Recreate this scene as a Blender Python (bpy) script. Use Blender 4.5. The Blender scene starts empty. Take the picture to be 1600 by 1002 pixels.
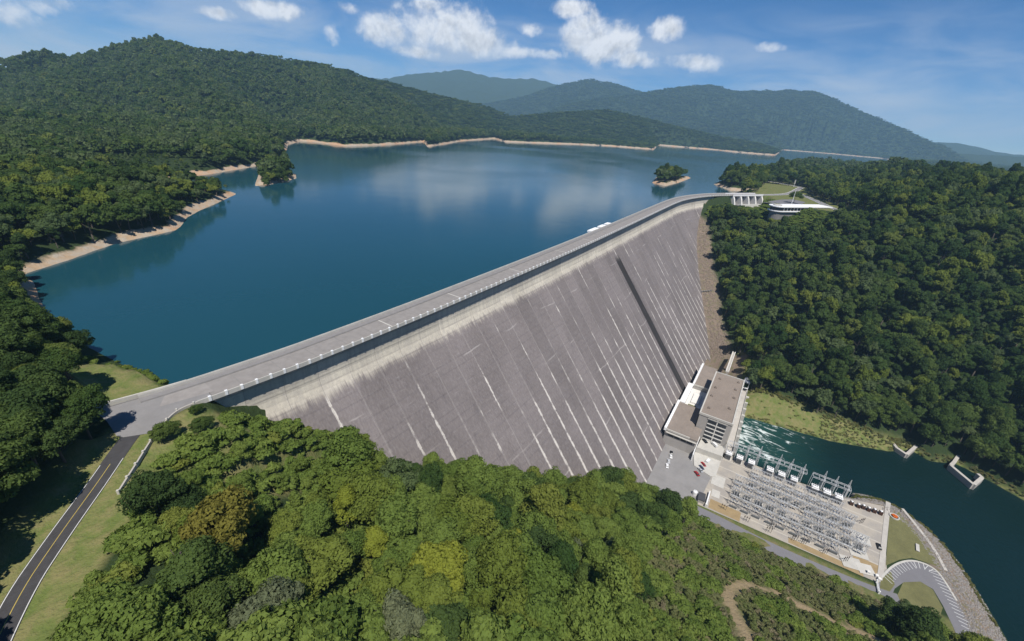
import bpy, bmesh, math, random
import numpy as np
from mathutils import Vector, Matrix

random.seed(7)
RNG = np.random.default_rng(11)
scene = bpy.context.scene
COL = scene.collection

# ------------------------------------------------------------------ camera
# world axes: X runs along the dam crest, Y points upstream, Z = 0 is the crest road
F, PITCH, ROLL, CAMZ = 675.3, math.radians(24.95), math.radians(4.67), 80.3
AX, NY = np.array([.50734, .86175]), np.array([-.86175, .50734])
def _w(v): return np.array([v[0]*AX[0]+v[1]*AX[1], v[0]*NY[0]+v[1]*NY[1], v[2]])
_a = np.array([0, math.cos(PITCH), -math.sin(PITCH)]); _u = np.array([0, math.sin(PITCH), math.cos(PITCH)]); _r = np.array([1., 0, 0])
CR = _w(_r*math.cos(ROLL)+_u*math.sin(ROLL)); CU = _w(-_r*math.sin(ROLL)+_u*math.cos(ROLL)); CA = _w(_a)
def ray(px, py): return CA + CR*((px-800)/F) + CU*((501-py)/F)
def at(px, py, z=0.):
    d = ray(px, py); t = (z-CAMZ)/d[2]; return np.array([t*d[0], t*d[1], z])
def atdepth(px, py, t):
    d = ray(px, py); return np.array([t*d[0], t*d[1], CAMZ+t*d[2]])
def proj(P):
    P = np.asarray(P, float); d = P-np.array([0, 0, CAMZ]); k = d@CA
    return 800+F*(d@CR)/k, 501-F*(d@CU)/k, k

cam = bpy.data.cameras.new('camera'); co = bpy.data.objects.new('camera', cam); COL.objects.link(co)
cam.sensor_width = 36; cam.lens = 36*F/1600; cam.clip_start = 1; cam.clip_end = 40000
m = Matrix((tuple(CR), tuple(CU), tuple(-CA))).transposed().to_4x4(); m.translation = (0, 0, CAMZ)
co.matrix_world = m
scene.camera = co

# ------------------------------------------------------------------ light and sky
SUN = np.array([-.356, -.33, .874]); SUN /= np.linalg.norm(SUN)
sl = bpy.data.lights.new('sun', 'SUN'); sl.energy = 4.8; sl.angle = math.radians(.53); sl.color = (1, .955, .88)
so = bpy.data.objects.new('sun', sl); COL.objects.link(so)
so.rotation_euler = Vector(tuple(SUN)).to_track_quat('Z', 'Y').to_euler(); so.location = (-200, -200, 600)
scene.view_settings.view_transform = 'Standard'; scene.view_settings.look = 'None'
scene.view_settings.exposure = .18; scene.view_settings.gamma = 1.0; scene.view_settings.use_curve_mapping = False
w = bpy.data.worlds.new('World'); scene.world = w; w.cycles.sampling_method = 'NONE'
scene.cycles.volume_bounces = 1; scene.cycles.max_bounces = 5; scene.cycles.transparent_max_bounces = 6
scene.cycles.diffuse_bounces = 2; scene.cycles.glossy_bounces = 2

class NT:
    """tiny node-tree writer"""
    def __init__(s, tree): s.t = tree; s.n = tree.nodes; s.l = tree.links
    def node(s, typ, **kw):
        n = s.n.new(typ)
        for k, v in kw.items(): setattr(n, k, v)
        return n
    def set(s, sock, v):
        if isinstance(v, bpy.types.NodeSocket): s.l.new(v, sock)
        elif v is not None: sock.default_value = v
    def math(s, op, a, b=None, c=None, clamp=False):
        n = s.node('ShaderNodeMath', operation=op, use_clamp=clamp)
        for i, v in enumerate((a, b, c)):
            if v is not None: s.set(n.inputs[i], v)
        return n.outputs[0]
    def ramp01(s, v, lo, hi, a=0., b=1., smooth=True):
        n = s.node('ShaderNodeMapRange'); n.interpolation_type = 'SMOOTHSTEP' if smooth else 'LINEAR'
        for i, x in enumerate((v, lo, hi, a, b)): s.set(n.inputs[i], x)
        return n.outputs[0]
    def mix(s, fac, a, b):
        n = s.node('ShaderNodeMix', data_type='RGBA')
        s.set(n.inputs[0], fac)
        for i, v in ((6, a), (7, b)): s.set(n.inputs[i], (*v, 1) if isinstance(v, tuple) and len(v) == 3 else v)
        return n.outputs[2]
    def noise(s, vec, scale, detail=4., rough=.55, dist=0., out=0):
        n = s.node('ShaderNodeTexNoise'); s.set(n.inputs['Vector'], vec)
        n.inputs['Scale'].default_value = scale; n.inputs['Detail'].default_value = detail
        n.inputs['Roughness'].default_value = rough; n.inputs['Distortion'].default_value = dist
        return n.outputs[out]
    def scale(s, vec, k):
        n = s.node('ShaderNodeVectorMath', operation='MULTIPLY'); s.set(n.inputs[0], vec); n.inputs[1].default_value = k
        return n.outputs[0]
    def comb(s, x, y, z=0.):
        n = s.node('ShaderNodeCombineXYZ')
        for i, v in enumerate((x, y, z)): s.set(n.inputs[i], v)
        return n.outputs[0]

w.use_nodes = True
nt = NT(w.node_tree); w.node_tree.nodes.clear()
sky = nt.node('ShaderNodeTexSky', sky_type='NISHITA', sun_disc=False)
sky.sun_elevation = math.asin(SUN[2]); sky.sun_rotation = math.atan2(SUN[0], SUN[1]); sky.altitude = 1200
sky.air_density = .7; sky.dust_density = .02; sky.ozone_density = 7.0
tc = nt.node('ShaderNodeTexCoord'); gen = tc.outputs['Generated']
sp = nt.node('ShaderNodeSeparateXYZ'); nt.l.new(gen, sp.inputs[0]); dx, dy, dz = sp.outputs
az = nt.math('ARCTAN2', dy, dx); el = nt.math('ARCSINE', dz)
azel = nt.comb(az, el)
# clouds: (pixel centre in the photograph) -> a direction on the sky, half-widths in radians
CLOUDS = [(690, 40, .085, .052, 1.05), (750, 66, .075, .028, 1.), (655, 82, .05, .012, .85), (603, 45, .045, .030, .8), (800, 80, .03, .012, .7), (672, 8, .05, .03, .85), (942, 66, .075, .046, 1.25), (925, 40, .04, .030, 1.05), (990, 92, .045, .018, .9),
          (425, 14, .055, .017, .95), (345, 22, .028, .010, .7), (895, 14, .040, .016, .85), (830, 46, .024, .013, .85), (850, 84, .030, .010, .6),
          (1035, 45, .032, .020, .7), (1085, 98, .045, .016, .8), (517, 52, .014, .016, .6), (75, 8, .03, .016, .75),
          (540, 12, .02, .010, .65), (1205, 73, .020, .008, .5), (2, 15, .03, .02, .65)]
n1 = nt.noise(gen, 17., 8., .60, .15); n2 = nt.noise(gen, 62., 5., .6)
D = None
for (cx, cy, wa, we, amp) in CLOUDS:
    d = ray(cx, cy); d = d/np.linalg.norm(d); a0, e0 = math.atan2(d[1], d[0]), math.asin(d[2])
    q = nt.node('ShaderNodeVectorMath', operation='MULTIPLY_ADD'); nt.l.new(azel, q.inputs[0]); q.inputs[1].default_value = (1/wa, 1/(we*.85), 0); q.inputs[2].default_value = (-a0/wa, -e0/(we*.85), 0)
    q2 = nt.node('ShaderNodeVectorMath', operation='DOT_PRODUCT'); nt.l.new(q.outputs[0], q2.inputs[0]); nt.l.new(q.outputs[0], q2.inputs[1]); r2 = q2.outputs['Value']
    mi = nt.math('MULTIPLY_ADD', r2, -.62*amp, .62*amp)
    D = mi if D is None else nt.math('MAXIMUM', D, mi)
nn = nt.math('ADD', nt.math('MULTIPLY', nt.math('SUBTRACT', n1, .47), 2.5), nt.math('MULTIPLY', nt.math('SUBTRACT', n2, .5), .8))
Dn = nt.math('ADD', nt.math('MAXIMUM', D, -1.6), nn)
cov = nt.math('MULTIPLY', nt.ramp01(Dn, -.22, .80), .97)
vo = nt.node('ShaderNodeVectorMath', operation='ADD'); nt.l.new(gen, vo.inputs[0]); vo.inputs[1].default_value = (0, 0, .012)
n1b = nt.noise(vo.outputs[0], 17., 8., .60, .15)
relief = nt.math('MULTIPLY', nt.math('SUBTRACT', n1, n1b), 1.9)
shade = nt.math('ADD', nt.math('MULTIPLY_ADD', nt.ramp01(Dn, .2, 1.3), -.10, .93), relief)
shade = nt.math('MINIMUM', nt.math('MAXIMUM', shade, .66), 1.0)
# thin high streaks low in the sky
st = nt.noise(nt.comb(nt.math('MULTIPLY', az, 5.), nt.math('MULTIPLY', el, 17.), 3.1), 1.0, 5., .55, .6)
band = nt.math('MULTIPLY', nt.ramp01(el, -.02, .03), nt.ramp01(el, .24, .07))
cir = nt.math('MULTIPLY', nt.math('MULTIPLY', nt.ramp01(st, .30, .75), band), .80)
cm = nt.node('ShaderNodeMix', data_type='RGBA', blend_type='MULTIPLY'); cm.inputs[0].default_value = 1.
cm.inputs[6].default_value = (9.8, 9.9, 10.2, 1)
cc = nt.node('ShaderNodeCombineColor'); [nt.l.new(shade, cc.inputs[i]) for i in range(3)]
nt.l.new(cc.outputs[0], cm.inputs[7])
hsv = nt.node('ShaderNodeHueSaturation'); hsv.inputs['Saturation'].default_value = 1.22; nt.l.new(sky.outputs[0], hsv.inputs['Color'])
c1 = nt.mix(cir, hsv.outputs[0], (6.2, 6.8, 7.8)); c2 = nt.mix(cov, c1, cm.outputs[2])
bg = nt.node('ShaderNodeBackground'); bg.inputs['Strength'].default_value = .088
nt.l.new(c2, bg.inputs['Color'])
wo = nt.node('ShaderNodeOutputWorld'); nt.l.new(bg.outputs[0], wo.inputs['Surface'])

# ------------------------------------------------------------------ helpers
def tag(o, label=None, cat=None, group=None, kind=None):
    if label: o['label'] = label
    if cat: o['category'] = cat
    if group: o['group'] = group
    if kind: o['kind'] = kind
    return o
def obj(name, mesh, parent=None, loc=None, rz=0., mat=None):
    o = bpy.data.objects.new(name, mesh); COL.objects.link(o)
    if parent: o.parent = parent
    if loc is not None: o.location = tuple(float(v) for v in loc)
    if rz: o.rotation_euler = (0, 0, rz)
    if mat is not None and mesh is not None and not mesh.materials: mesh.materials.append(mat)
    return o
def empty(name, loc=(0, 0, 0), rz=0.):
    o = obj(name, None, None, loc, rz); o.empty_display_size = 1; return o
def children(o): return KIDS.get(o.name, [])
KIDS = {}
def copy_tree(o, parent=None):
    c = o.copy(); COL.objects.link(c)
    if parent: c.parent = parent
    for ch in [x for x in bpy.data.objects if x.parent == o] if o.name not in KIDS else KIDS[o.name]: copy_tree(ch, c)
    return c

class MB:
    """collects faces; build() links them as one mesh object"""
    def __init__(s): s.v = []; s.f = []; s.m = []; s.mi = 0
    def add(s, vs, fs):
        b = len(s.v); s.v += [tuple(float(c) for c in p) for p in vs]; s.f += [tuple(b+i for i in f) for f in fs]; s.m += [s.mi]*len(fs); return s
    def box(s, x0, x1, y0, y1, z0, z1):
        return s.add([(x0, y0, z0), (x1, y0, z0), (x1, y1, z0), (x0, y1, z0), (x0, y0, z1), (x1, y0, z1), (x1, y1, z1), (x0, y1, z1)],
                     [(3, 2, 1, 0), (4, 5, 6, 7), (0, 1, 5, 4), (1, 2, 6, 5), (2, 3, 7, 6), (3, 0, 4, 7)])
    def bar(s, p, q, r, r2=None, n=4):
        p, q = Vector(p), Vector(q); d = (q-p).normalized(); a = d.cross(Vector((0, 0, 1)) if abs(d.z) < .9 else Vector((1, 0, 0))).normalized(); b = d.cross(a)
        r2 = r if r2 is None else r2; vs = []
        for c, rr in ((p, r), (q, r2)):
            for i in range(n):
                t = 2*math.pi*(i+.5)/n; vs.append(c+a*(rr*math.cos(t))+b*(rr*math.sin(t)))
        return s.add(vs, [(i, (i+1) % n, n+(i+1) % n, n+i) for i in range(n)]+[tuple(range(n))[::-1], tuple(range(n, 2*n))])
    def prism(s, pts, z0, z1):
        n = len(pts); ar = sum(pts[i][0]*pts[(i+1) % n][1]-pts[(i+1) % n][0]*pts[i][1] for i in range(n))
        if ar < 0: pts = pts[::-1]
        return s.add([(p[0], p[1], z0) for p in pts]+[(p[0], p[1], z1) for p in pts],
                     [tuple(range(n))[::-1], tuple(range(n, 2*n))]+[(i, (i+1) % n, n+(i+1) % n, n+i) for i in range(n)])
    def sheet(s, pts, z):
        n = len(pts); ar = sum(pts[i][0]*pts[(i+1) % n][1]-pts[(i+1) % n][0]*pts[i][1] for i in range(n))
        if ar < 0: pts = pts[::-1]
        return s.add([(p[0], p[1], z) for p in pts], [tuple(range(n))])
    def lathe(s, prof, n=12, c=(0, 0)):
        vs = [(c[0]+r*math.cos(2*math.pi*i/n), c[1]+r*math.sin(2*math.pi*i/n), z) for r, z in prof for i in range(n)]
        fs = [(j*n+i, j*n+(i+1) % n, (j+1)*n+(i+1) % n, (j+1)*n+i) for j in range(len(prof)-1) for i in range(n)]
        return s.add(vs, fs+[tuple(range(n))[::-1], tuple(range((len(prof)-1)*n, len(prof)*n))])
    def mesh(s, name='m', *mats):
        me = bpy.data.meshes.new(name); me.from_pydata(s.v, [], s.f)
        for x in mats: me.materials.append(x)
        if len(mats) > 1: me.polygons.foreach_set('material_index', s.m)
        me.update(); return me
    def build(s, name, mat, parent=None, loc=None, rz=0.):
        mats = mat if isinstance(mat, (list, tuple)) else (mat,)
        return obj(name, s.mesh(name, *mats), parent, loc, rz)

# ------------------------------------------------------------------ materials
def material(name):
    m = bpy.data.materials.new(name); m.use_nodes = True; m.node_tree.nodes.clear(); t = NT(m.node_tree)
    out = t.node('ShaderNodeOutputMaterial'); b = t.node('ShaderNodeBsdfPrincipled'); t.l.new(b.outputs[0], out.inputs['Surface'])
    b.inputs['Specular IOR Level'].default_value = .25
    t.pos = t.node('ShaderNodeNewGeometry').outputs['Position']; t.b = b; t.out = out
    return m, t
def simple(name, col, rough=.8, var=.25, scale=.5, metal=0., var2=.12):
    """a colour with weathering: broad blotches, fine grain, a little per-object difference"""
    m, t = material(name)
    a = t.noise(t.pos, scale, 5., .6); f = t.noise(t.pos, scale*9, 3., .6)
    k = t.math('ADD', t.math('MULTIPLY_ADD', t.math('SUBTRACT', a, .5), 2*var, 1.), t.math('MULTIPLY', t.math('SUBTRACT', f, .5), 2*var2))
    oi = t.node('ShaderNodeObjectInfo').outputs['Random']
    k = t.math('MULTIPLY', k, t.math('MULTIPLY_ADD', oi, .12, .94))
    v = t.node('ShaderNodeVectorMath', operation='SCALE'); v.inputs[0].default_value = col; t.l.new(k, v.inputs['Scale'])
    t.l.new(v.outputs[0], t.b.inputs['Base Color']); t.b.inputs['Roughness'].default_value = rough; t.b.inputs['Metallic'].default_value = metal
    bm = t.node('ShaderNodeBump'); bm.inputs['Strength'].default_value = .15; bm.inputs['Distance'].default_value = .05
    t.l.new(f, bm.inputs['Height']); t.l.new(bm.outputs[0], t.b.inputs['Normal'])
    return m
M = {}
M['concrete'] = simple('weathered_concrete', (.44, .41, .37), .85, .25, .25)
M['concrete_pale'] = simple('pale_concrete', (.48, .46, .42), .85, .2, .3)
M['concrete_dark'] = simple('dark_concrete', (.22, .21, .2), .9, .3, .25)
M['deck'] = simple('deck_concrete', (.265, .245, .23), .9, .3, .35)
M['sidewalk'] = simple('sidewalk_concrete', (.21, .20, .197), .9, .2, .5)
M['apron'] = simple('grey_apron', (.245, .235, .23), .9, .22, .15)
M['asphalt'] = simple('fresh_asphalt', (.06, .058, .06), .9, .4, .5)
M['asphalt_old'] = simple('worn_asphalt', (.175, .17, .18), .9, .15, .2)
M['white'] = simple('white_paint', (.78, .78, .78), .6, .06, .6, 0, .04)
M['line'] = simple('road_paint', (.62, .62, .60), .7, .15, 2.)
M['yellow'] = simple('yellow_road_paint', (.55, .42, .10), .7, .15, 2.)
M['roof'] = simple('gravel_roof', (.255, .21, .175), .95, .22, .12, 0, .3)
M['roof_low'] = simple('lower_gravel_roof', (.245, .205, .175), .95, .22, .14, 0, .3)
M['wall'] = simple('powerhouse_wall', (.36, .34, .32), .85, .15, .3)
M['wall_white'] = simple('white_wall', (.70, .68, .64), .8, .1, .3)
M['glass'] = simple('dark_glass', (.035, .04, .047), .15, .1, .4)
M['steel'] = simple('galvanised_steel', (.56, .57, .58), .6, .12, .8, .1)
M['steel_dark'] = simple('dark_steel', (.07, .07, .075), .6, .2, .8)
M['porcelain'] = simple('grey_porcelain', (.33, .33, .35), .4, .1, 1.)
M['radiator'] = simple('transformer_grey', (.13, .135, .14), .55, .2, 1.)
M['brown_porcelain'] = simple('brown_porcelain', (.07, .035, .025), .4, .2, 1.)
M['bark'] = simple('bark', (.09, .075, .06), .95, .3, 2.)
M['bark_pale'] = simple('pale_bark', (.36, .33, .29), .95, .25, 2.)
M['tyre'] = simple('rubber', (.02, .02, .02), .8, .1, 3.)
M['stone'] = simple('riprap_stone', (.25, .23, .215), .95, .35, .6)
M['rubble'] = simple('abutment_rubble', (.22, .175, .14), .95, .4, .4)
M['flower'] = simple('orange_flowers', (.55, .13, .02), .8, .3, 3.)
M['soil'] = simple('dark_soil', (.05, .04, .03), .95, .2, 2.)
for k, c in {'car_white': (.75, .75, .75), 'car_red': (.33, .02, .025), 'car_blue': (.035, .05, .10), 'car_silver': (.45, .46, .48), 'car_black': (.015, .015, .018)}.items():
    M[k] = simple(k, c, .3, .04, 1.)

# ------------------------------------------------------------------ terrain
def _hash(i, j, s):
    h = (i.astype(np.int64)*374761393+j.astype(np.int64)*668265263+s*974711) & 0x7fffffff
    h = ((h ^ (h >> 13))*1274126177) & 0x7fffffff
    return ((h ^ (h >> 16)) & 0xffff)/65535.
def vnoise(x, y, s=0):
    i, j = np.floor(x), np.floor(y); u, v = x-i, y-j; u = u*u*(3-2*u); v = v*v*(3-2*v)
    return (_hash(i, j, s)*(1-u)+_hash(i+1, j, s)*u)*(1-v)+(_hash(i, j+1, s)*(1-u)+_hash(i+1, j+1, s)*u)*v
def fbm(x, y, o=4, s=0):
    t = 0; a = .5
    for k in range(o): t = t+a*(vnoise(x, y, s+k*17)-.5)*2; x = x*2.03+5.1; y = y*2.03+1.7; a *= .5
    return t
def sstep(a, b, x): t = np.clip((x-a)/(b-a), 0, 1); return t*t*(3-2*t)
def seg_dist(X, Y, pts, hz=None):
    """distance to a polyline and the height interpolated along it"""
    best = np.full(X.shape, 1e18); hb = np.zeros(X.shape)
    for k in range(len(pts)-1):
        ax, ay = pts[k][:2]; bx, by = pts[k+1][:2]; ex, ey = bx-ax, by-ay
        t = np.clip(((X-ax)*ex+(Y-ay)*ey)/(ex*ex+ey*ey+1e-9), 0, 1)
        d = (X-ax-t*ex)**2+(Y-ay-t*ey)**2; q = d < best
        best = np.where(q, d, best)
        if hz is not None: hb = np.where(q, hz[k]+(hz[k+1]-hz[k])*t, hb)
    return np.sqrt(best), hb
def inside(X, Y, poly):
    c = np.zeros(np.shape(X), bool); n = len(poly)
    for i in range(n):
        x0, y0 = poly[i][:2]; x1, y1 = poly[(i+1) % n][:2]
        if y0 == y1: continue
        c ^= ((y0 > Y) != (y1 > Y)) & (X < (x1-x0)*(Y-y0)/(y1-y0)+x0)
    return c
def sdf(X, Y, poly):
    d, _ = seg_dist(X, Y, list(poly)+[poly[0]]); return np.where(inside(X, Y, poly), -d, d)

LAKE_Z, RIVER_Z, PAD_Z = -8.5, -137., -130.
def lk(px, py):
    p = at(px, py, LAKE_Z); d = ray(px, py)
    if p@CA > 4700 or d[2] >= -.002: k = 4700; p = np.array([d[0]*k, d[1]*k, 0])
    return (float(p[0]), float(p[1]))
# crest line of the dam (its downstream edge), read off in plan
CREST = np.array([(30, 128), (41, 126), (57, 124), (78, 122), (143, 119.3), (278, 117), (400, 117), (525, 118), (600, 117.5), (640, 113.5), (680, 105), (715, 93.5), (750, 76), (785, 55), (815, 37)], float)
def _dense():
    out = []
    for k in range(len(CREST)-1):
        p0, p1, p2, p3 = CREST[max(k-1, 0)], CREST[k], CREST[k+1], CREST[min(k+2, len(CREST)-1)]
        L = np.hypot(*(p2-p1)); m1 = (p2-p0)/max(np.hypot(*(p2-p0)), 1e-6)*L; m2 = (p3-p1)/max(np.hypot(*(p3-p1)), 1e-6)*L
        for t in np.linspace(0, 1, 24, endpoint=False):
            out.append((2*t**3-3*t**2+1)*p1+(t**3-2*t*t+t)*m1+(-2*t**3+3*t*t)*p2+(t**3-t*t)*m2)
    out.append(CREST[-1]); return np.array(out)
PATH = _dense(); PS = np.r_[0, np.cumsum(np.hypot(*np.diff(PATH, axis=0).T))]
_k = np.argmin(np.abs(PATH[:, 0]-41)); PS = PS-PS[_k]          # s = 0 where the dam leaves the left abutment
def crest(s, o=0., z=0.):
    """point at path length s, o metres upstream of the downstream edge"""
    x, y = np.interp(s, PS, PATH[:, 0]), np.interp(s, PS, PATH[:, 1])
    tx, ty = np.interp(s+2, PS, PATH[:, 0])-np.interp(s-2, PS, PATH[:, 0]), np.interp(s+2, PS, PATH[:, 1])-np.interp(s-2, PS, PATH[:, 1])
    n = math.hypot(tx, ty); return (x-o*ty/n, y+o*tx/n, z)
def crest_y(X): return np.interp(X, PATH[:, 0], PATH[:, 1])

LAKE = [(36, 131), (60, 130), (150, 125), (400, 123), (600, 123), (650, 117), (720, 98), (760, 78), (800, 56), (822, 62), (850, 84), lk(1185, 300), lk(1140, 298), lk(1115, 288), (1040, 128), (1090, 96), (1200, 88), (1500, 60), (2000, 0), (2600, -150), (3300, -470), (4046, -735),
        lk(1440, 258), lk(1380, 248), lk(1305, 240), lk(1265, 232), lk(1224, 230), lk(1212, 243), lk(1150, 238), lk(1100, 233), lk(1028, 227), lk(1022, 234), lk(960, 229), lk(900, 226), lk(840, 224), lk(790, 222), lk(772, 217), lk(720, 221), lk(668, 230), lk(662, 222), lk(600, 227), lk(540, 229), lk(487, 222), lk(470, 221), lk(450, 226), lk(446, 240), lk(450, 250), lk(400, 260), lk(325, 273),
        (215, 590), (150, 570), (140, 530), (200, 500), lk(345, 297), lk(371, 303), lk(310, 330), lk(290, 341), lk(284, 352), lk(275, 360), lk(230, 370), lk(180, 381), lk(110, 405), lk(30, 431), (46, 300), (41, 270), (38, 243), (37, 215), (39, 197), (41, 180), (44, 160), (40, 146)]
ISLE_L = [lk(398, 291), lk(425, 288), lk(463, 279), lk(462, 273), lk(430, 266), lk(405, 271)]
ISLE_R = [lk(1019, 286), lk(1040, 291), lk(1062, 285), lk(1080, 278), lk(1050, 277), lk(1026, 277)]
RIVER = [(300, -10), (302, -60), (304, -86), (314, -109), (312, -117), (305, -125), (294, -131), (276, -135.5), (254, -139.5), (232, -143), (170, -170), (100, -220), (0, -300), (0, -420), (300, -420), (375, -300), (388, -205), (402, -186), (412, -168), (402, -150), (410, -140), (396, -124), (381, -85), (374, -40), (370, -10)]
RBANK = [(380, -900), (380, -420), (388, -205), (402, -186), (412, -168), (402, -150), (410, -140), (396, -124), (381, -85), (374, -40), (373, -12), (408, 2), (450, 20), (459, 27)]

def ridge(*pp, cut=12.):
    P = [atdepth(px, py, t) for px, py, t in pp]; return [(p[0], p[1]) for p in P], [p[2]-cut for p in P]
RIDGES = [
 (ridge((-60, 205, 500), (0, 212, 500), (90, 236, 480), (180, 252, 470), (270, 270, 460), (350, 288, 450)), .42, .35),
 (ridge((-160, 120, 1250), (0, 100, 1250), (62, 81, 1330), (112, 92, 1350), (170, 78, 1420), (240, 60, 1480), (335, 85, 1560), (400, 82, 1700), (500, 95, 1850), (560, 114, 2050), (620, 129, 2250), (700, 150, 2500), (760, 164, 2700)), .36, 1.),
 (ridge((240, 60, 1480), (300, 130, 1150), (380, 190, 930), (440, 225, 800)), .40, .6),
 (ridge((500, 95, 1850), (520, 150, 1500), (530, 195, 1180)), .40, .6),
 (ridge((120, 95, 1350), (120, 150, 1000), (170, 200, 760), (260, 235, 640)), .38, .6),
 (ridge((640, 150, 2300), (720, 168, 2500), (800, 180, 2750), (880, 172, 2850), (950, 170, 2950), (1010, 184, 3050), (1090, 203, 3150), (1190, 222, 3150)), .30, .6),
 (ridge((840, 180, 5000), (900, 158, 5200), (985, 147, 5400), (1050, 136, 5500), (1110, 131, 5600), (1150, 141, 5600), (1210, 140, 5600), (1270, 140, 5500), (1300, 150, 5400), (1345, 172, 5300), (1400, 194, 5100), (1445, 215, 4900), (1495, 245, 4600)), .36, 1.),
 (ridge((760, 160, 6300), (820, 150, 6300), (860, 135, 6300), (920, 122, 6400), (960, 129, 6400), (1000, 140, 6500), (1070, 146, 6600)), .34, 1.),
 (ridge((430, 130, 7700), (560, 120, 7700), (600, 121, 7700), (640, 114, 7800), (690, 110, 7900), (720, 106, 8000), (760, 117, 8000), (790, 121, 8000), (835, 121, 8000), (870, 130, 8000), (900, 142, 8000), (1000, 160, 8000)), .33, 1.),
 (ridge((1400, 240, 7000), (1440, 226, 7000), (1480, 220, 7100), (1520, 226, 7100), (1560, 236, 7100), (1640, 246, 7100), (1760, 250, 7000)), .25, .8),
 (ridge((1430, 250, 5200), (1480, 237, 5200), (1540, 240, 5200), (1600, 243, 5200), (1750, 250, 5200)), .2, .6),
]
ROAD_L = [(-60, -40), (-32, 30), (-16, 67), (-3.9, 90.5), (5, 101.5), (14.2, 112), (22, 121.5), (27, 127)]
VISITOR_ROADS = [[(813, 43), (850, 20), (890, 4), (940, -3), (1000, -8), (1060, -14)], [(1060, -14), (1085, 10), (1110, 50), (1140, 62), (1240, 60)], [(940, -5), (870, -28), (800, -46), (745, -62), (705, -80)]]
CHUTE = [crest(PS[-1]-4, 7)[:2], crest(PS[-1]-4, -16)[:2], crest(718, -16)[:2], crest(718, 7)[:2]]
def xr(Y): return np.interp(Y, [90, 112, 127, 145, 170], [-4, 14, 27, 27, 20])

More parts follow.
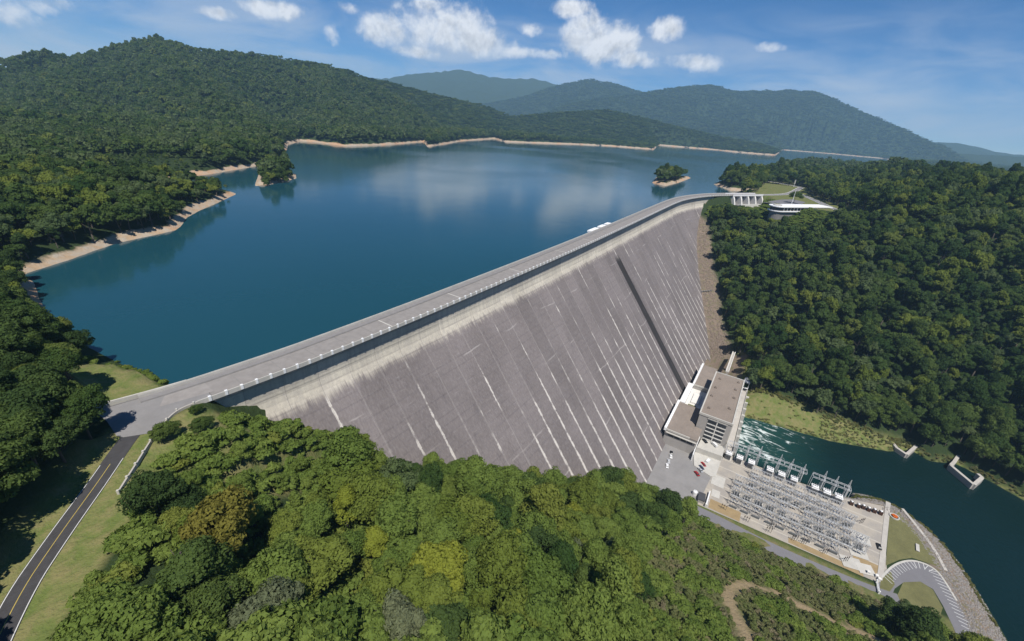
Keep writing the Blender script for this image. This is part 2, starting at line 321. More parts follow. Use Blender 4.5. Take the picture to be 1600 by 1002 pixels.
def height(X, Y, detail=True):
    X = np.asarray(X, float); Y = np.asarray(Y, float)
    far = np.hypot(X, Y); g = sstep(300, 900, far)
    wx = X+g*90*fbm(X/420, Y/420, 3, 3)+g*22*fbm(X/90, Y/90, 2, 31); wy = Y+g*90*fbm(X/420, Y/420, 3, 9)+g*22*fbm(X/90, Y/90, 2, 37)
    # left hillside down to the valley floor, rising again above the left road
    sl = .56+.07*sstep(50, 105, Y); toe = 226-14*sstep(-105, -140, Y)
    zl = PAD_Z+sl*(toe-X)
    X0 = xr(Y); up = np.minimum(.40*(X0-4-X), 75)
    zl = np.where(X < toe-(-PAD_Z)/sl, np.minimum(zl, 0+.2*np.maximum(X0-X, 0)), zl)
    zl = np.where(X < X0-4, np.maximum(np.minimum(zl, 2), up), zl)
    zl = np.where((X < 75) & (Y > 60), np.maximum(zl, -1.4-.78*np.maximum(X-41, 0)-40*sstep(114, 76, Y)), zl)
    zl = np.maximum(zl, PAD_Z)
    # right hillside, levelling off at the spillway and the visitor building
    dr, _ = seg_dist(X, Y, RBANK)
    zr = RIVER_Z+.62*np.minimum(dr, 14)+.495*np.maximum(dr-14, 0)
    top = -.6+.26*np.maximum(-75-Y, 0)+.10*np.maximum(X-1150, 0)*sstep(-40, -200, Y)
    top = np.minimum(top, 40+8*fbm(X/200, Y/200, 2, 5)); zr = np.where(zr > top, top+(zr-top)*.0, zr)
    zr = np.where(inside(X, Y, [(345, -12), (372, -12), (405, 3), (447, 21), (457, 29), (457, 70), (345, 70)]), PAD_Z-1, zr)
    down = np.where(X > 345, zr, zl)
    rv = sdf(X, Y, RIVER)
    down = np.where(rv < 0, np.where(X > 345, np.maximum(RIVER_Z-5, RIVER_Z+.9*rv), np.maximum(RIVER_Z-5, PAD_Z+np.where(Y < -92, .5, 1.3)*rv)), down)
    # upstream: hills round the reservoir
    rg = np.full(X.shape, 6.); dmin = np.full(X.shape, 1e9)
    for (pts, hz), s, wgt in RIDGES:
        d0, _ = seg_dist(X, Y, pts); wg = wgt*sstep(20, 420, d0)
        d, hh = seg_dist(X+(wx-X)*wg, Y+(wy-Y)*wg, pts, hz)
        dmin = np.minimum(dmin, d0); rg = np.maximum(rg, hh-s*d*(1+.25*fbm(X/260, Y/260, 2, 41)))
    lefthill = np.minimum(.36*np.maximum(np.where(Y > 190, 30, 24)-X, 0), 60)-1.5; rg = np.maximum(rg, np.where((X < 60) & (Y < 330), lefthill*sstep(330, 260, Y), -99))
    rid = 1-2*np.abs(fbm((X+.5*Y)/420, (Y-.5*X)/420, 3, 123)); g2 = sstep(2500, 5000, far)
    rg = rg+g*(16*fbm(X/330, Y/330, 4, 77)+7*fbm(X/70, Y/70, 2, 7)+(20+45*g2)*(rid-.55))*sstep(6, 60, rg)*sstep(-60+60*g2, 240, dmin)+g*5*fbm(X/120, Y/120, 2, 19)*sstep(30, 90, rg)
    flat = sstep(1300, 1100, X)*sstep(640, 700, X)*sstep(260, 200, Y); rg = rg*(1-flat)+flat*np.where(Y > -75, -.6, top)
    wz = sstep(crest_y(X)+1, crest_y(X)+7, Y); wz = np.where(X > 830, 1-sstep(-40, -160, Y)*sstep(1700, 1200, X), wz); wz = np.where(X < 28, sstep(118, 140, Y), wz)
    land = down*(1-wz)+rg*wz
    dl = np.maximum(np.maximum(sdf(X, Y, LAKE), -sdf(X, Y, ISLE_L)), -sdf(X, Y, ISLE_R))
    lim = LAKE_Z+np.where(dl > 0, (.50+.00022*np.minimum(far, 3000))*dl*(1+.6*fbm(X/22, Y/22, 3, 51)), np.maximum(.45*dl, -50))
    isl = (sdf(X, Y, ISLE_L) < 0) | (sdf(X, Y, ISLE_R) < 0)
    lim = np.where(isl, np.minimum(lim, LAKE_Z+4.5), lim)
    z = np.where(wz > .02, np.where(wz > .5, np.minimum(land, lim), np.minimum(land, lim+(.5-wz)*40)), land)
    if detail: z = z+np.where((X < 234) & (z < -6), 1.3*fbm(X/14, Y/14, 3, 90)*sstep(-6, -14, z), 0)+np.where((X > 410) & (X < 900) & (Y < 90), 2.2*fbm(X/18, Y/18, 3, 90)*sstep(-3, -15, z), 0)
    # road benches
    rd, _ = seg_dist(X, Y, ROAD_L+[(40, 131)]); k = sstep(9, 4.2, rd); z = z*(1-k)+(-.06)*k
    ap = sdf(X, Y, [(23, 143), (23, 128), (26, 119), (33, 123), (41, 126), (45, 141), (34, 142)]); k = sstep(5, 0, ap); z = z*(1-k)+(-.06)*k
    for r in VISITOR_ROADS:
        rd, _ = seg_dist(X, Y, r); k = sstep(13, 7, rd); z = z*(1-k)+(-.5)*k
    ch = sdf(X, Y, CHUTE); k = sstep(3, 0, ch); z = z*(1-k)+np.minimum(z, -14.5)*k
    ch = sdf(X, Y, [(690, 97), (718, 88), (754, 63), (792, 40), (780, 24), (735, 34), (690, 45)]); k = sstep(7, 0, ch); z = np.where(Y < crest_y(X)-1, z*(1-k)+np.minimum(z, -16.)*k, z)
    # grass spit behind the left abutment
    sp = sdf(X, Y, [(27, 147), (34, 144.5), (41, 147), (39, 160), (36, 172), (31, 178), (28, 170)]); k = sstep(4, 0, sp); z = np.where(sp < 4, z*(1-k)+(-2.2)*k, z)
    return z
def hz(x, y): return float(height(np.array([x]), np.array([y]))[0])
def hit(px, py, t0=40, t1=900):
    d = ray(px, py); t = np.linspace(t0, t1, 3000); z = height(t*d[0], t*d[1]); zz = CAMZ+t*d[2]
    k = np.argmax(zz < z); t = t[k]; return np.array([t*d[0], t*d[1], z[k]])

def growth(a, b, s0, g):
    out = [a]; s = s0
    while out[-1] < b: out.append(out[-1]+s); s *= g
    return out
gx = np.array(sorted(set([-x for x in growth(60, 500, 6, 1.12)][::-1]+list(np.arange(-60, 460, 3.))+list(np.arange(460, 1150, 5.5))+growth(1150, 13500, 6, 1.017))))
gy = np.array(sorted(set([-x for x in growth(230, 4300, 5, 1.045)][::-1]+list(np.arange(-230, 200, 3.))+list(np.arange(200, 1250, 6.5))+growth(1250, 10500, 7, 1.022))))
GX, GY = np.meshgrid(gx, gy); GZ = height(GX, GY)
def hz(x, y): return float(heightmap_at(np.array([x]), np.array([y]))[0])
def heightmap_at(X, Y):
    i = np.clip(np.searchsorted(gx, X)-1, 0, len(gx)-2); j = np.clip(np.searchsorted(gy, Y)-1, 0, len(gy)-2)
    u = np.clip((X-gx[i])/(gx[i+1]-gx[i]), 0, 1); v = np.clip((Y-gy[j])/(gy[j+1]-gy[j]), 0, 1)
    return GZ[j, i]*(1-u)*(1-v)+GZ[j, i+1]*u*(1-v)+GZ[j+1, i]*(1-u)*v+GZ[j+1, i+1]*u*v
def zone_px(X, Y, Z, poly):
    px, py, k = proj(np.stack([X, Y, Z], -1)); return inside(px, py, poly) & (k > 5)
farr = np.hypot(GX, GY)
bare_h = 2.8+np.minimum(farr, 3200)*.0011
dlk = np.maximum(np.maximum(sdf(GX, GY, LAKE), -sdf(GX, GY, ISLE_L)), -sdf(GX, GY, ISLE_R))
shore = sstep(220, 120, dlk)*(GY > -1500)*((GY > crest_y(GX)+4) | (GX > 820))*((GX > 60) | (GY > 240))
GRASS_L = [(0, 960), (140, 770), (185, 690), (250, 655), (300, 636), (345, 648), (350, 668), (300, 680), (262, 720), (240, 775), (180, 850), (120, 930), (80, 1002), (0, 1002)]
SCRUB = [(1010, 860), (1060, 830), (1105, 800), (1240, 860), (1370, 930), (1400, 1002), (1420, 1100), (1000, 1100), (960, 1000), (990, 930)]
grass = np.zeros(GX.shape)
near = (farr < 700)
grass = np.where(near & zone_px(GX, GY, GZ, GRASS_L) & (GX < 75) & (GY > 20), 1., grass)
grass = np.maximum(grass, .75*(near & zone_px(GX, GY, GZ, [(290, 636), (345, 646), (420, 668), (520, 695), (500, 760), (420, 790), (300, 780), (255, 720)]) & (GX < 110) & (GY > 40)))
grass = np.maximum(grass, sstep(9, 5, seg_dist(GX, GY, ROAD_L)[0])*(GY > 20))
grass = np.where((sdf(GX, GY, [(24, 146), (27, 143), (42, 145), (41, 160), (37, 178), (31, 183), (26, 172)]) < 0), 1., grass)
rbd, _ = seg_dist(GX, GY, RBANK); rside = (GX > 365) & (GY < 0) & (sdf(GX, GY, RIVER) > 0)
bank_w = np.interp(GY, [-150, -128, -100, -60, -12], [2, 6, 15, 24, 30]); grass = np.where(rside, np.maximum(grass, sstep(bank_w+4, bank_w-3, rbd+5*fbm(GX/15, GY/15, 2, 4))), grass)
plat = (GX > 730) & (GX < 1150) & (GY > -70) & (GY < 75) & (GZ > -3.5); grass = np.where(plat & (GY < 70), np.maximum(grass, .8), grass)
toe_strip = (GX > 222) & (GX < 240) & (GY < 0) & (GY > -150); grass = np.where(toe_strip, np.maximum(grass, .7), grass)
scrub = np.where(near & zone_px(GX, GY, GZ, SCRUB) & (GX < 236), 1., 0.)
CONTACT = np.array([(457, 24.5), (475, 32), (540, 59), (585, 79), (651, 104)])
dc, _ = seg_dist(GX, GY, CONTACT); rock = sstep(27, 17, dc+6*fbm(GX/12, GY/12, 2, 8))*(GX > 420)*(GX < 680)
rock = np.maximum(rock, ((GX > 345) & (GX < 462) & (GY > -11) & (GY < 70))*1.)
rock = np.maximum(rock, sstep(13, 9, np.abs(sdf(GX, GY, RIVER)))*(GX < 340)*(GY < -84))
dirt_px = [(1178, 1010), (1150, 965), (1137, 932), (1148, 915), (1172, 914), (1215, 930), (1270, 958), (1330, 985), (1400, 1010)]
DIRT = [hit(*p)[:2] for p in dirt_px]; dd, _ = seg_dist(GX, GY, DIRT)
dirt = sstep(3.4, 2.2, dd+.6*fbm(GX/4, GY/4, 2, 2))

def grid_mesh(name, GX, GY, GZ):
    ny, nx = GX.shape; me = bpy.data.meshes.new(name); n = nx*ny
    co_ = np.stack([GX, GY, GZ], -1).reshape(-1, 3).astype(np.float32)
    me.vertices.add(n); me.vertices.foreach_set('co', co_.ravel())
    a = (np.arange(ny-1)[:, None]*nx+np.arange(nx-1)[None]).ravel(); q = np.stack([a, a+1, a+nx+1, a+nx], -1).astype(np.int32)
    me.loops.add(q.size); me.loops.foreach_set('vertex_index', q.ravel())
    me.polygons.add(len(q)); me.polygons.foreach_set('loop_start', (np.arange(len(q))*4).astype(np.int32))
    me.polygons.foreach_set('use_smooth', np.ones(len(q), bool)); me.update(calc_edges=True); return me
tme = grid_mesh('terrain', GX, GY, GZ)
for nm, arr in (('shore', shore), ('bare_h', bare_h), ('grass', grass), ('scrub', scrub), ('rock', rock), ('dirt', dirt)):
    at_ = tme.attributes.new(nm, 'FLOAT', 'POINT'); at_.data.foreach_set('value', arr.astype(np.float32).ravel())
mt, t = material('hill_ground')
def attr(t, n): a = t.node('ShaderNodeAttribute'); a.attribute_name = n; return a.outputs['Fac']
nA = t.noise(t.pos, .02, 6., .6); nB = t.noise(t.pos, .22, 5., .65); nC = t.noise(t.pos, 1.3, 4., .6)
c = t.mix(nB, (.022, .037, .015), (.042, .062, .024))  # base green darkened to stand in for the tree canopy's own shadowing
c = t.mix(t.math('MULTIPLY', t.ramp01(nA, .35, .7), .5), c, (.034, .052, .02))
cg = t.mix(t.ramp01(nB, .35, .65), (.14, .175, .05), (.25, .215, .10)); cg = t.mix(t.math('MULTIPLY', nC, .5), cg, (.10, .13, .04))
c = t.mix(attr(t, 'grass'), c, cg)
cs = t.mix(t.ramp01(nB, .35, .65), (.115, .135, .045), (.20, .165, .09)); c = t.mix(attr(t, 'scrub'), c, cs)
cb = t.mix(t.ramp01(nB, .35, .68), (.40, .29, .19), (.40, .35, .285)); cb = t.mix(t.math('MULTIPLY', t.ramp01(nA, .5, .62), .55), cb, (.50, .27, .14)); sz_ = t.node('ShaderNodeSeparateXYZ'); t.l.new(t.pos, sz_.inputs[0])
over = t.math('SUBTRACT', t.math('ADD', sz_.outputs[2], t.math('MULTIPLY', t.math('SUBTRACT', t.noise(t.pos, .05, 5., .65), .5), 7.)), t.math('ADD', attr(t, 'bare_h'), LAKE_Z))
c = t.mix(t.math('MULTIPLY', attr(t, 'shore'), t.ramp01(over, .8, -.8)), c, cb)
cr_ = t.mix(nC, (.14, .10, .075), (.30, .24, .19)); cr_ = t.mix(t.math('MULTIPLY', t.ramp01(nB, .45, .6), .5), cr_, (.13, .14, .06)); c = t.mix(attr(t, 'rock'), c, cr_)
c = t.mix(attr(t, 'dirt'), c, (.34, .26, .155))
t.l.new(c, t.b.inputs['Base Color']); t.b.inputs['Roughness'].default_value = 1.; t.b.inputs['Specular IOR Level'].default_value = .05
bm = t.node('ShaderNodeBump'); bm.inputs['Strength'].default_value = .8; bm.inputs['Distance'].default_value = 1.2
t.l.new(t.math('ADD', nB, t.math('MULTIPLY', nC, .35)), bm.inputs['Height']); t.l.new(bm.outputs[0], t.b.inputs['Normal'])
tag(obj('terrain', tme, mat=mt), 'wooded hills and valley sides around the reservoir and dam', kind='structure')

# ------------------------------------------------------------------ water
def water_mat(name, deep, foam=False):
    m, t = material(name)
    n1 = t.noise(t.pos, .004, 3., .5); n2 = t.noise(t.scale(t.pos, (1, 1, 1)), .35, 4., .6); n3 = t.noise(t.pos, .05, 4., .6)
    base = t.mix(n1, deep, tuple(x*1.35 for x in deep))
    t.b.inputs['IOR'].default_value = 1.33; t.b.inputs['Specular IOR Level'].default_value = .5 if not foam else .3
    bm = t.node('ShaderNodeBump'); bm.inputs['Strength'].default_value = .35 if not foam else .9; bm.inputs['Distance'].default_value = .12 if not foam else .4
    h = t.math('ADD', n2, t.math('MULTIPLY', n3, 1.5)); rough = t.ramp01(t.noise(t.pos, .0035, 4., .55, .6), .35, .7, .07, .17)
    if foam:
        # boil below the turbines: white streaks dying away downstream
        sx = t.node('ShaderNodeSeparateXYZ'); t.l.new(t.pos, sx.inputs[0])
        reach = t.math('MULTIPLY', t.ramp01(sx.outputs[1], -95., -22.), t.ramp01(sx.outputs[0], 306., 325.))
        f1 = t.noise(t.scale(t.pos, (1., .40, 1.)), .13, 6., .68, 2.2)
        fm = t.ramp01(t.math('ADD', f1, t.math('MULTIPLY', reach, .17)), .66, .78)
        fm = t.math('MULTIPLY', fm, t.ramp01(reach, .02, .5))
        milk = t.math('MULTIPLY', reach, .6)
        base = t.mix(milk, base, (.016, .085, .075)); base = t.mix(fm, base, (.62, .68, .66)); rough = t.math('MULTIPLY_ADD', fm, .5, .12)
        h = t.math('ADD', h, t.math('MULTIPLY', f1, t.math('MULTIPLY_ADD', reach, 4., .3)))
    t.set(t.b.inputs['Roughness'], rough); t.l.new(base, t.b.inputs['Base Color'])
    t.l.new(h, bm.inputs['Height']); t.l.new(bm.outputs[0], t.b.inputs['Normal'])
    return m
M['lake'] = water_mat('reservoir_water', (.0085, .048, .066)); M['river'] = water_mat('tailrace_water', (.003, .014, .014), True)
mb = MB(); mb.sheet([(-400, 134), (40, 133), (80, 129), (150, 126), (280, 124), (520, 124.5), (600, 124.5), (645, 120), (690, 110), (735, 92), (800, 60), (900, 30), (2600, -400), (5200, -1500), (7000, -1500), (7000, 2600), (-400, 2600)], LAKE_Z)
tag(mb.build('reservoir', M['lake']), 'deep blue reservoir water held behind the dam', kind='structure')
mb = MB(); mb.sheet([(270, -12.4), (278, -100), (290, -120), (230, -135), (100, -175), (-60, -300), (-60, -430), (420, -430), (420, -12.4)], RIVER_Z)
tag(mb.build('river', M['river']), 'dark green tailrace river leaving the powerhouse', kind='structure')

# ------------------------------------------------------------------ dam
BW = 12.3
def dam_material():
    m, t = material('dam_face_concrete')
    s = attr(t, 's'); sx = t.node('ShaderNodeSeparateXYZ'); t.l.new(t.pos, sx.inputs[0]); X, Y, Z = sx.outputs
    sz = t.comb(s, Z)
    vst = t.noise(t.scale(sz, (.55, .022, 1)), 1., 6., .65)              # run-off streaks down the slope
    vst2 = t.noise(t.scale(sz, (1.9, .06, 1)), 1., 5., .7)
    bl = t.noise(t.scale(sz, (.03, .03, 1)), 1., 5., .6); fine = t.noise(t.scale(sz, (.9, .9, 1)), 1., 4., .7)
    pale = t.mix(t.ramp01(vst, .3, .7), (.60, .55, .455), (.47, .43, .37)); pale = t.mix(t.math('MULTIPLY', t.ramp01(fine, .45, .7), .35), pale, (.33, .30, .26))
    stain = t.mix(vst2, (.118, .102, .098), (.180, .156, .150)); stain = t.mix(t.ramp01(bl, .35, .65), stain, (.198, .173, .168)); stain = t.mix(t.math('MULTIPLY', t.ramp01(fine, .4, .75), .45), stain, (.135, .12, .125))
    # ragged edge where the dark weathering starts
    edge = t.math('ADD', Z, t.math('MULTIPLY', t.math('SUBTRACT', vst, .5), 8.)); edge = t.math('ADD', edge, t.math('MULTIPLY', t.math('SUBTRACT', vst2, .5), 5.))
    k = t.ramp01(edge, -13.4, -17.2); k = t.math('MULTIPLY', k, t.ramp01(s, 668, 640))
    c = t.mix(k, pale, stain)
    # lift joints
    lf = t.math('FRACT', t.math('MULTIPLY', Z, 1/3.05)); ll = t.math('MULTIPLY', t.ramp01(t.math('ABSOLUTE', t.math('SUBTRACT', lf, .5)), .34, .5), t.math('MULTIPLY', t.ramp01(t.noise(t.scale(sz, (.03, .25, 1)), 1., 3.), .35, .6), .38))
    c = t.mix(ll, c, (.115, .10, .105))
    big = t.math('FRACT', t.math('MULTIPLY_ADD', Z, 1/22., t.math('MULTIPLY', bl, .25))); bl2 = t.math('MULTIPLY', t.ramp01(t.math('ABSOLUTE', t.math('SUBTRACT', big, .5)), .480, .495), t.ramp01(t.noise(t.scale(sz, (.05, .2, 1)), 1., 2.), .5, .62))
    c = t.mix(t.math('MULTIPLY', bl2, .5), c, (.42, .39, .37))
    dash = t.math('MULTIPLY', t.ramp01(t.noise(t.scale(sz, (.16, 1.7, 1)), 1., 4., .65), .60, .74), k); c = t.mix(t.math('MULTIPLY', dash, .5), c, (.36, .33, .32))
    dk = t.ramp01(t.noise(t.scale(sz, (.35, .05, 1)), 1., 4., .7), .52, .72); c = t.mix(t.math('MULTIPLY', t.math('MULTIPLY', dk, k), .5), c, (.10, .088, .09))
    gr = t.ramp01(t.noise(t.scale(sz, (1.3, .55, 1)), 1., 5., .75), .38, .72); c = t.mix(t.math('MULTIPLY', t.math('MULTIPLY', gr, k), .45), c, (.30, .27, .265))
    fl = t.math('MULTIPLY', t.ramp01(t.noise(t.scale(sz, (.35, .30, 1)), 1., 3., .5), .74, .78), k); c = t.mix(t.math('MULTIPLY', fl, .5), c, (.5, .47, .45))
    # lime bleeding from the contraction joints
    u = t.math('FRACT', t.math('MULTIPLY', s, 1/BW)); dj = t.math('MULTIPLY', t.math('SUBTRACT', .5, t.math('ABSOLUTE', t.math('SUBTRACT', u, .5))), BW)
    jid = t.math('FLOOR', t.math('MULTIPLY_ADD', s, 1/BW, .5))
    jn = t.noise(t.comb(t.math('MULTIPLY', jid, 7.3), t.math('MULTIPLY', Z, .03), 0), 1., 2., .5)
    wn = t.noise(t.comb(t.math('MULTIPLY', jid, 3.1), t.math('MULTIPLY', Z, .33), t.math('MULTIPLY', s, .4)), 1., 4., .7)
    low = t.ramp01(Z, -22., -118., .0, .24)
    on = t.ramp01(t.math('ADD', t.math('ADD', jn, low), t.math('MULTIPLY', t.math('SUBTRACT', t.noise(t.comb(t.math('MULTIPLY', jid, 5.7), t.math('MULTIPLY', Z, .12), 0), 1., 3., .6), .5), .35)), .55, .66)
    wid = t.math('MULTIPLY_ADD', t.math('ADD', wn, t.math('MULTIPLY', low, .9)), 3.0, -.95)
    lime = t.math('MULTIPLY', on, t.ramp01(dj, t.math('MAXIMUM', wid, .05), t.math('MULTIPLY', wid, .35)))
    lime = t.math('MULTIPLY', t.math('MULTIPLY', lime, t.ramp01(wn, .30, .52)), k)
    c = t.mix(t.math('MULTIPLY', t.ramp01(dj, .5, .12), .28), c, (.40, .37, .35))
    # short side bleeds along the lifts
    sb = t.math('MULTIPLY', t.ramp01(dj, 6.5, .3), t.ramp01(t.noise(t.scale(sz, (.10, .85, 1)), 1., 3., .6), .70, .76)); sb = t.math('MULTIPLY', t.math('MULTIPLY', sb, k), low)
    c = t.mix(t.math('MINIMUM', t.math('MULTIPLY', sb, 4.), .55), c, (.52, .48, .45))
    sp2 = t.noise(t.comb(t.math('MULTIPLY', s, .5), t.math('MULTIPLY', Z, .16), 0), 1., 5., .7); lime2 = t.math('MULTIPLY', t.math('MULTIPLY', t.ramp01(dj, t.math('MULTIPLY_ADD', sp2, 5., -1.6), 0.), t.ramp01(sp2, .45, .7)), t.math('MULTIPLY', k, low)); c = t.mix(t.math('MINIMUM', t.math('MULTIPLY', lime2, 3.), .55), c, (.5, .465, .44))
    c = t.mix(t.math('MULTIPLY', lime, .85), c, (.64, .60, .55))
    # one wet drain streak straight down the face
    ws = t.math('ADD', X, t.math('MULTIPLY', t.math('SUBTRACT', t.noise(t.scale(sz, (.3, .05, 1)), 1., 3.), .5), 1.2))
    wet = t.math('MULTIPLY', t.math('MULTIPLY', t.ramp01(ws, 353.8, 354.5), t.ramp01(ws, 364.6, 363.9)), t.ramp01(Z, -19., -25.))
    wet2 = t.math('MULTIPLY', t.math('MULTIPLY', t.ramp01(ws, 345., 353.), t.ramp01(ws, 372., 364.)), t.ramp01(vst2, .42, .62)); wet = t.math('MAXIMUM', wet, t.math('MULTIPLY', t.math('MULTIPLY', wet2, t.ramp01(Z, -22., -50.)), .6))
    c = t.mix(t.math('MULTIPLY', wet, .95), c, (.026, .024, .024))
    rnd = t.node('ShaderNodeObjectInfo').outputs['Random']
    hs = t.node('ShaderNodeHueSaturation'); t.l.new(t.math('MULTIPLY_ADD', rnd, .16, .92), hs.inputs['Value']); t.l.new(c, hs.inputs['Color'])
    t.l.new(hs.outputs[0], t.b.inputs['Base Color']); t.b.inputs['Roughness'].default_value = .92
    b = t.node('ShaderNodeBump'); b.inputs['Strength'].default_value = .4; b.inputs['Distance'].default_value = .25
    t.l.new(t.math('SUBTRACT', fine, ll), b.inputs['Height']); t.l.new(b.outputs[0], t.b.inputs['Normal'])
    return m
M['dam'] = dam_material()
def sweep(prof, s0, s1, n, closed=True, cap=True):
    """profile (o, z) carried along the crest line"""
    vs, ss = [], []
    for s in np.linspace(s0, s1, n+1):
        for o, z in prof: vs.append(crest(s, o, z)); ss.append(s)
    k = len(prof); fs = []
    for i in range(n):
        for j in range(k if closed else k-1): a, b = i*k+j, i*k+(j+1) % k; fs.append((a, a+k, b+k, b))
    if cap and closed: fs += [tuple(range(k)), tuple(range(n*k, (n+1)*k))[::-1]]
    return vs, fs, ss
def sweep_obj(name, prof, s0, s1, n, mat, parent):
    mb = MB(); vs, fs, ss = sweep(prof, s0, s1, n); mb.add(vs, fs); o = mb.build(name, mat, parent)
    if parent.type == 'EMPTY': o.matrix_parent_inverse = Matrix.Translation(-parent.location)
    a = o.data.attributes.new('s', 'FLOAT', 'POINT'); a.data.foreach_set('value', ss); return o
dam = tag(empty('dam', (41, 126, 0)), 'huge sloping grey concrete gravity dam holding back the reservoir', 'dam')
S_END = 716.
def face_o(z):                                    # the downstream profile: wall under the road, a curve, then the long slope
    z = -z
    if z < 8: return 2.3
    if z < 16: t_ = (z-8)/8; return 2.3-3.4*t_*t_
    return -1.1-.79*(z-16)
nb = int(math.ceil(S_END/BW))
for k in range(nb):
    s0, s1 = k*BW+.04, min((k+1)*BW, S_END)-.04
    sm = (s0+s1)/2; jig = random.uniform(-.05, .05)
    # lowest ground the block has to reach
    zb = -12.
    for z in np.arange(-8, -146, -4):
        q0, q1 = crest(s0, face_o(z)), crest(s1, face_o(z)); zb = z
        if hz(q0[0], q0[1]) > z+1 and hz(q1[0], q1[1]) > z+1: break
    zb = max(zb-8, -146)
    zs = [-1.25, -8, -10, -12, -14, -16]+[z for z in np.arange(-30, zb, -20)]+[zb]
    zs = [z for z in zs if z >= zb]
    prof = [(face_o(z)+(jig if z < -9 else 0), z) for z in zs]
    prof += [(11.6, zb), (11.6, -1.25)]
    o = sweep_obj('monolith', prof, s0, s1, 1 if s1 < 560 or zb < -60 else 3, M['dam'], dam)
    b = o.data.attributes
core = sweep_obj('core', [(4, -1.3), (4, -9), (3, -14), (-.6, -17), (-.6, -30), (11, -30), (11, -1.3)], .3, S_END-.3, 90, M['concrete_dark'], dam)
deck = sweep_obj('road_deck', [(-.0, -1.2), (-.0, -.02), (12.9, -.02), (12.9, -1.2)], 4, S_END+4, 120, M['deck'], dam)
sweep_obj('sidewalk', [(10.1, .0), (10.1, .28), (12.45, .28), (12.45, .0)], -12, S_END+4, 120, M['sidewalk'], deck)
sweep_obj('kerb', [(9.85, -.01), (9.85, .16), (10.08, .16), (10.08, -.01)], -12, S_END+4, 120, M['concrete_dark'], deck)  # dark concrete here stands in for the shadow line along the kerb
pu = sweep_obj('upstream_parapet', [(12.5, -.9), (12.5, 1.1), (13.0, 1.1), (13.0, -.9)], -12, S_END+4, 120, M['concrete_pale'], dam)
sweep_obj('rail', [(12.62, 1.1), (12.62, 1.32), (12.88, 1.32), (12.88, 1.1)], -12, S_END+4, 120, M['concrete_pale'], pu)
pd = sweep_obj('downstream_parapet', [(-.2, -.7), (-.2, .8), (.1, .8), (.1, -.7)], 0, S_END+4, 120, M['concrete_pale'], dam)
pm = MB().box(-.36, .36, -.34, .34, -.5, 1.05).mesh('parapet_post', M['white'])
for i in range(int(S_END/4.3)):
    s = 3+i*4.3; p = crest(s, -.08); q = crest(s+1, -.08); obj('parapet_post', pm, pd, p, math.atan2(q[1]-p[1], q[0]-p[0]))
for k in range(1, nb):
    sweep_obj('deck_joint', [(.2, -.02), (.2, .006), (9.8, .006), (9.8, -.02)], k*BW-.12, k*BW+.12, 1, M['concrete_dark'], deck)
# white intake slabs projecting over the water, and pale joint strips across the road
for s0, s1 in ((300, 317), (322, 334), (338, 347)):
    sweep_obj('intake_slab', [(12.9, -.9), (12.9, .55), (18.0, .55), (18.0, -.9)], s0, s1, 2, M['white'], dam)
for s in (70, 113, 168, 226, 271):
    sweep_obj('deck_joint', [(.2, -.02), (.2, .012), (9.8, .012), (9.8, -.02)], s, s+.5, 1, M['concrete_pale'], deck)
sweep_obj('drain_box', [(face_o(-22)-2.2, -25), (face_o(-22)-2.2, -21), (face_o(-22)+1, -21), (face_o(-22)+1, -25)], 23.5, 26.3, 1, M['car_silver'], dam)

# ------------------------------------------------------------------ spillway, roads and visitor building on the right abutment
spw = tag(empty('spillway', crest(S_END+10, 0, 0)), 'spillway bridge with dark gate bays between white piers beside the dam end', 'spillway')
S2 = PS[-1]-1
sweep_obj('bridge_deck', [(-1, -1.5), (-1, .1), (13, .1), (13, -1.5)], S_END+4.1, S2, 10, M['deck'], spw)
sweep_obj('parapet', [(-1.4, -1.3), (-1.4, 1.2), (-1.02, 1.2), (-1.02, -1.3)], S_END+4.1, S2, 10, M['white'], spw)
sweep_obj('parapet', [(13.02, -1.3), (13.02, 1.2), (13.4, 1.2), (13.4, -1.3)], S_END+4.1, S2, 10, M['white'], spw)
sw = np.linspace(S_END+6, S2-3, 5)
for i, s in enumerate(sw): sweep_obj('pier', [(-7, -13), (-4.5, -6), (-2, -1.7), (10, -1.7), (10, -22), (-7, -22)], s-1.3, s+1.3, 1, M['wall_white'], spw)
for i in range(4): sweep_obj('gate', [(5, -13.5), (4, -2.2), (6, -2.2), (7, -13.5)], sw[i]+1.5, sw[i+1]-1.5, 2, M['steel_dark'], spw)
sweep_obj('chute_floor', [(-17, -15.5), (-17, -13), (9.5, -13), (9.5, -15.5)], sw[0]+1.4, sw[-1]-1.4, 3, M['concrete_dark'], spw)
sweep_obj('apron_wall', [(-17.6, -22), (-17.6, -10.5), (-16.6, -10.5), (-16.6, -22)], sw[0]-1, sw[-1]+2, 3, M['wall_white'], spw)

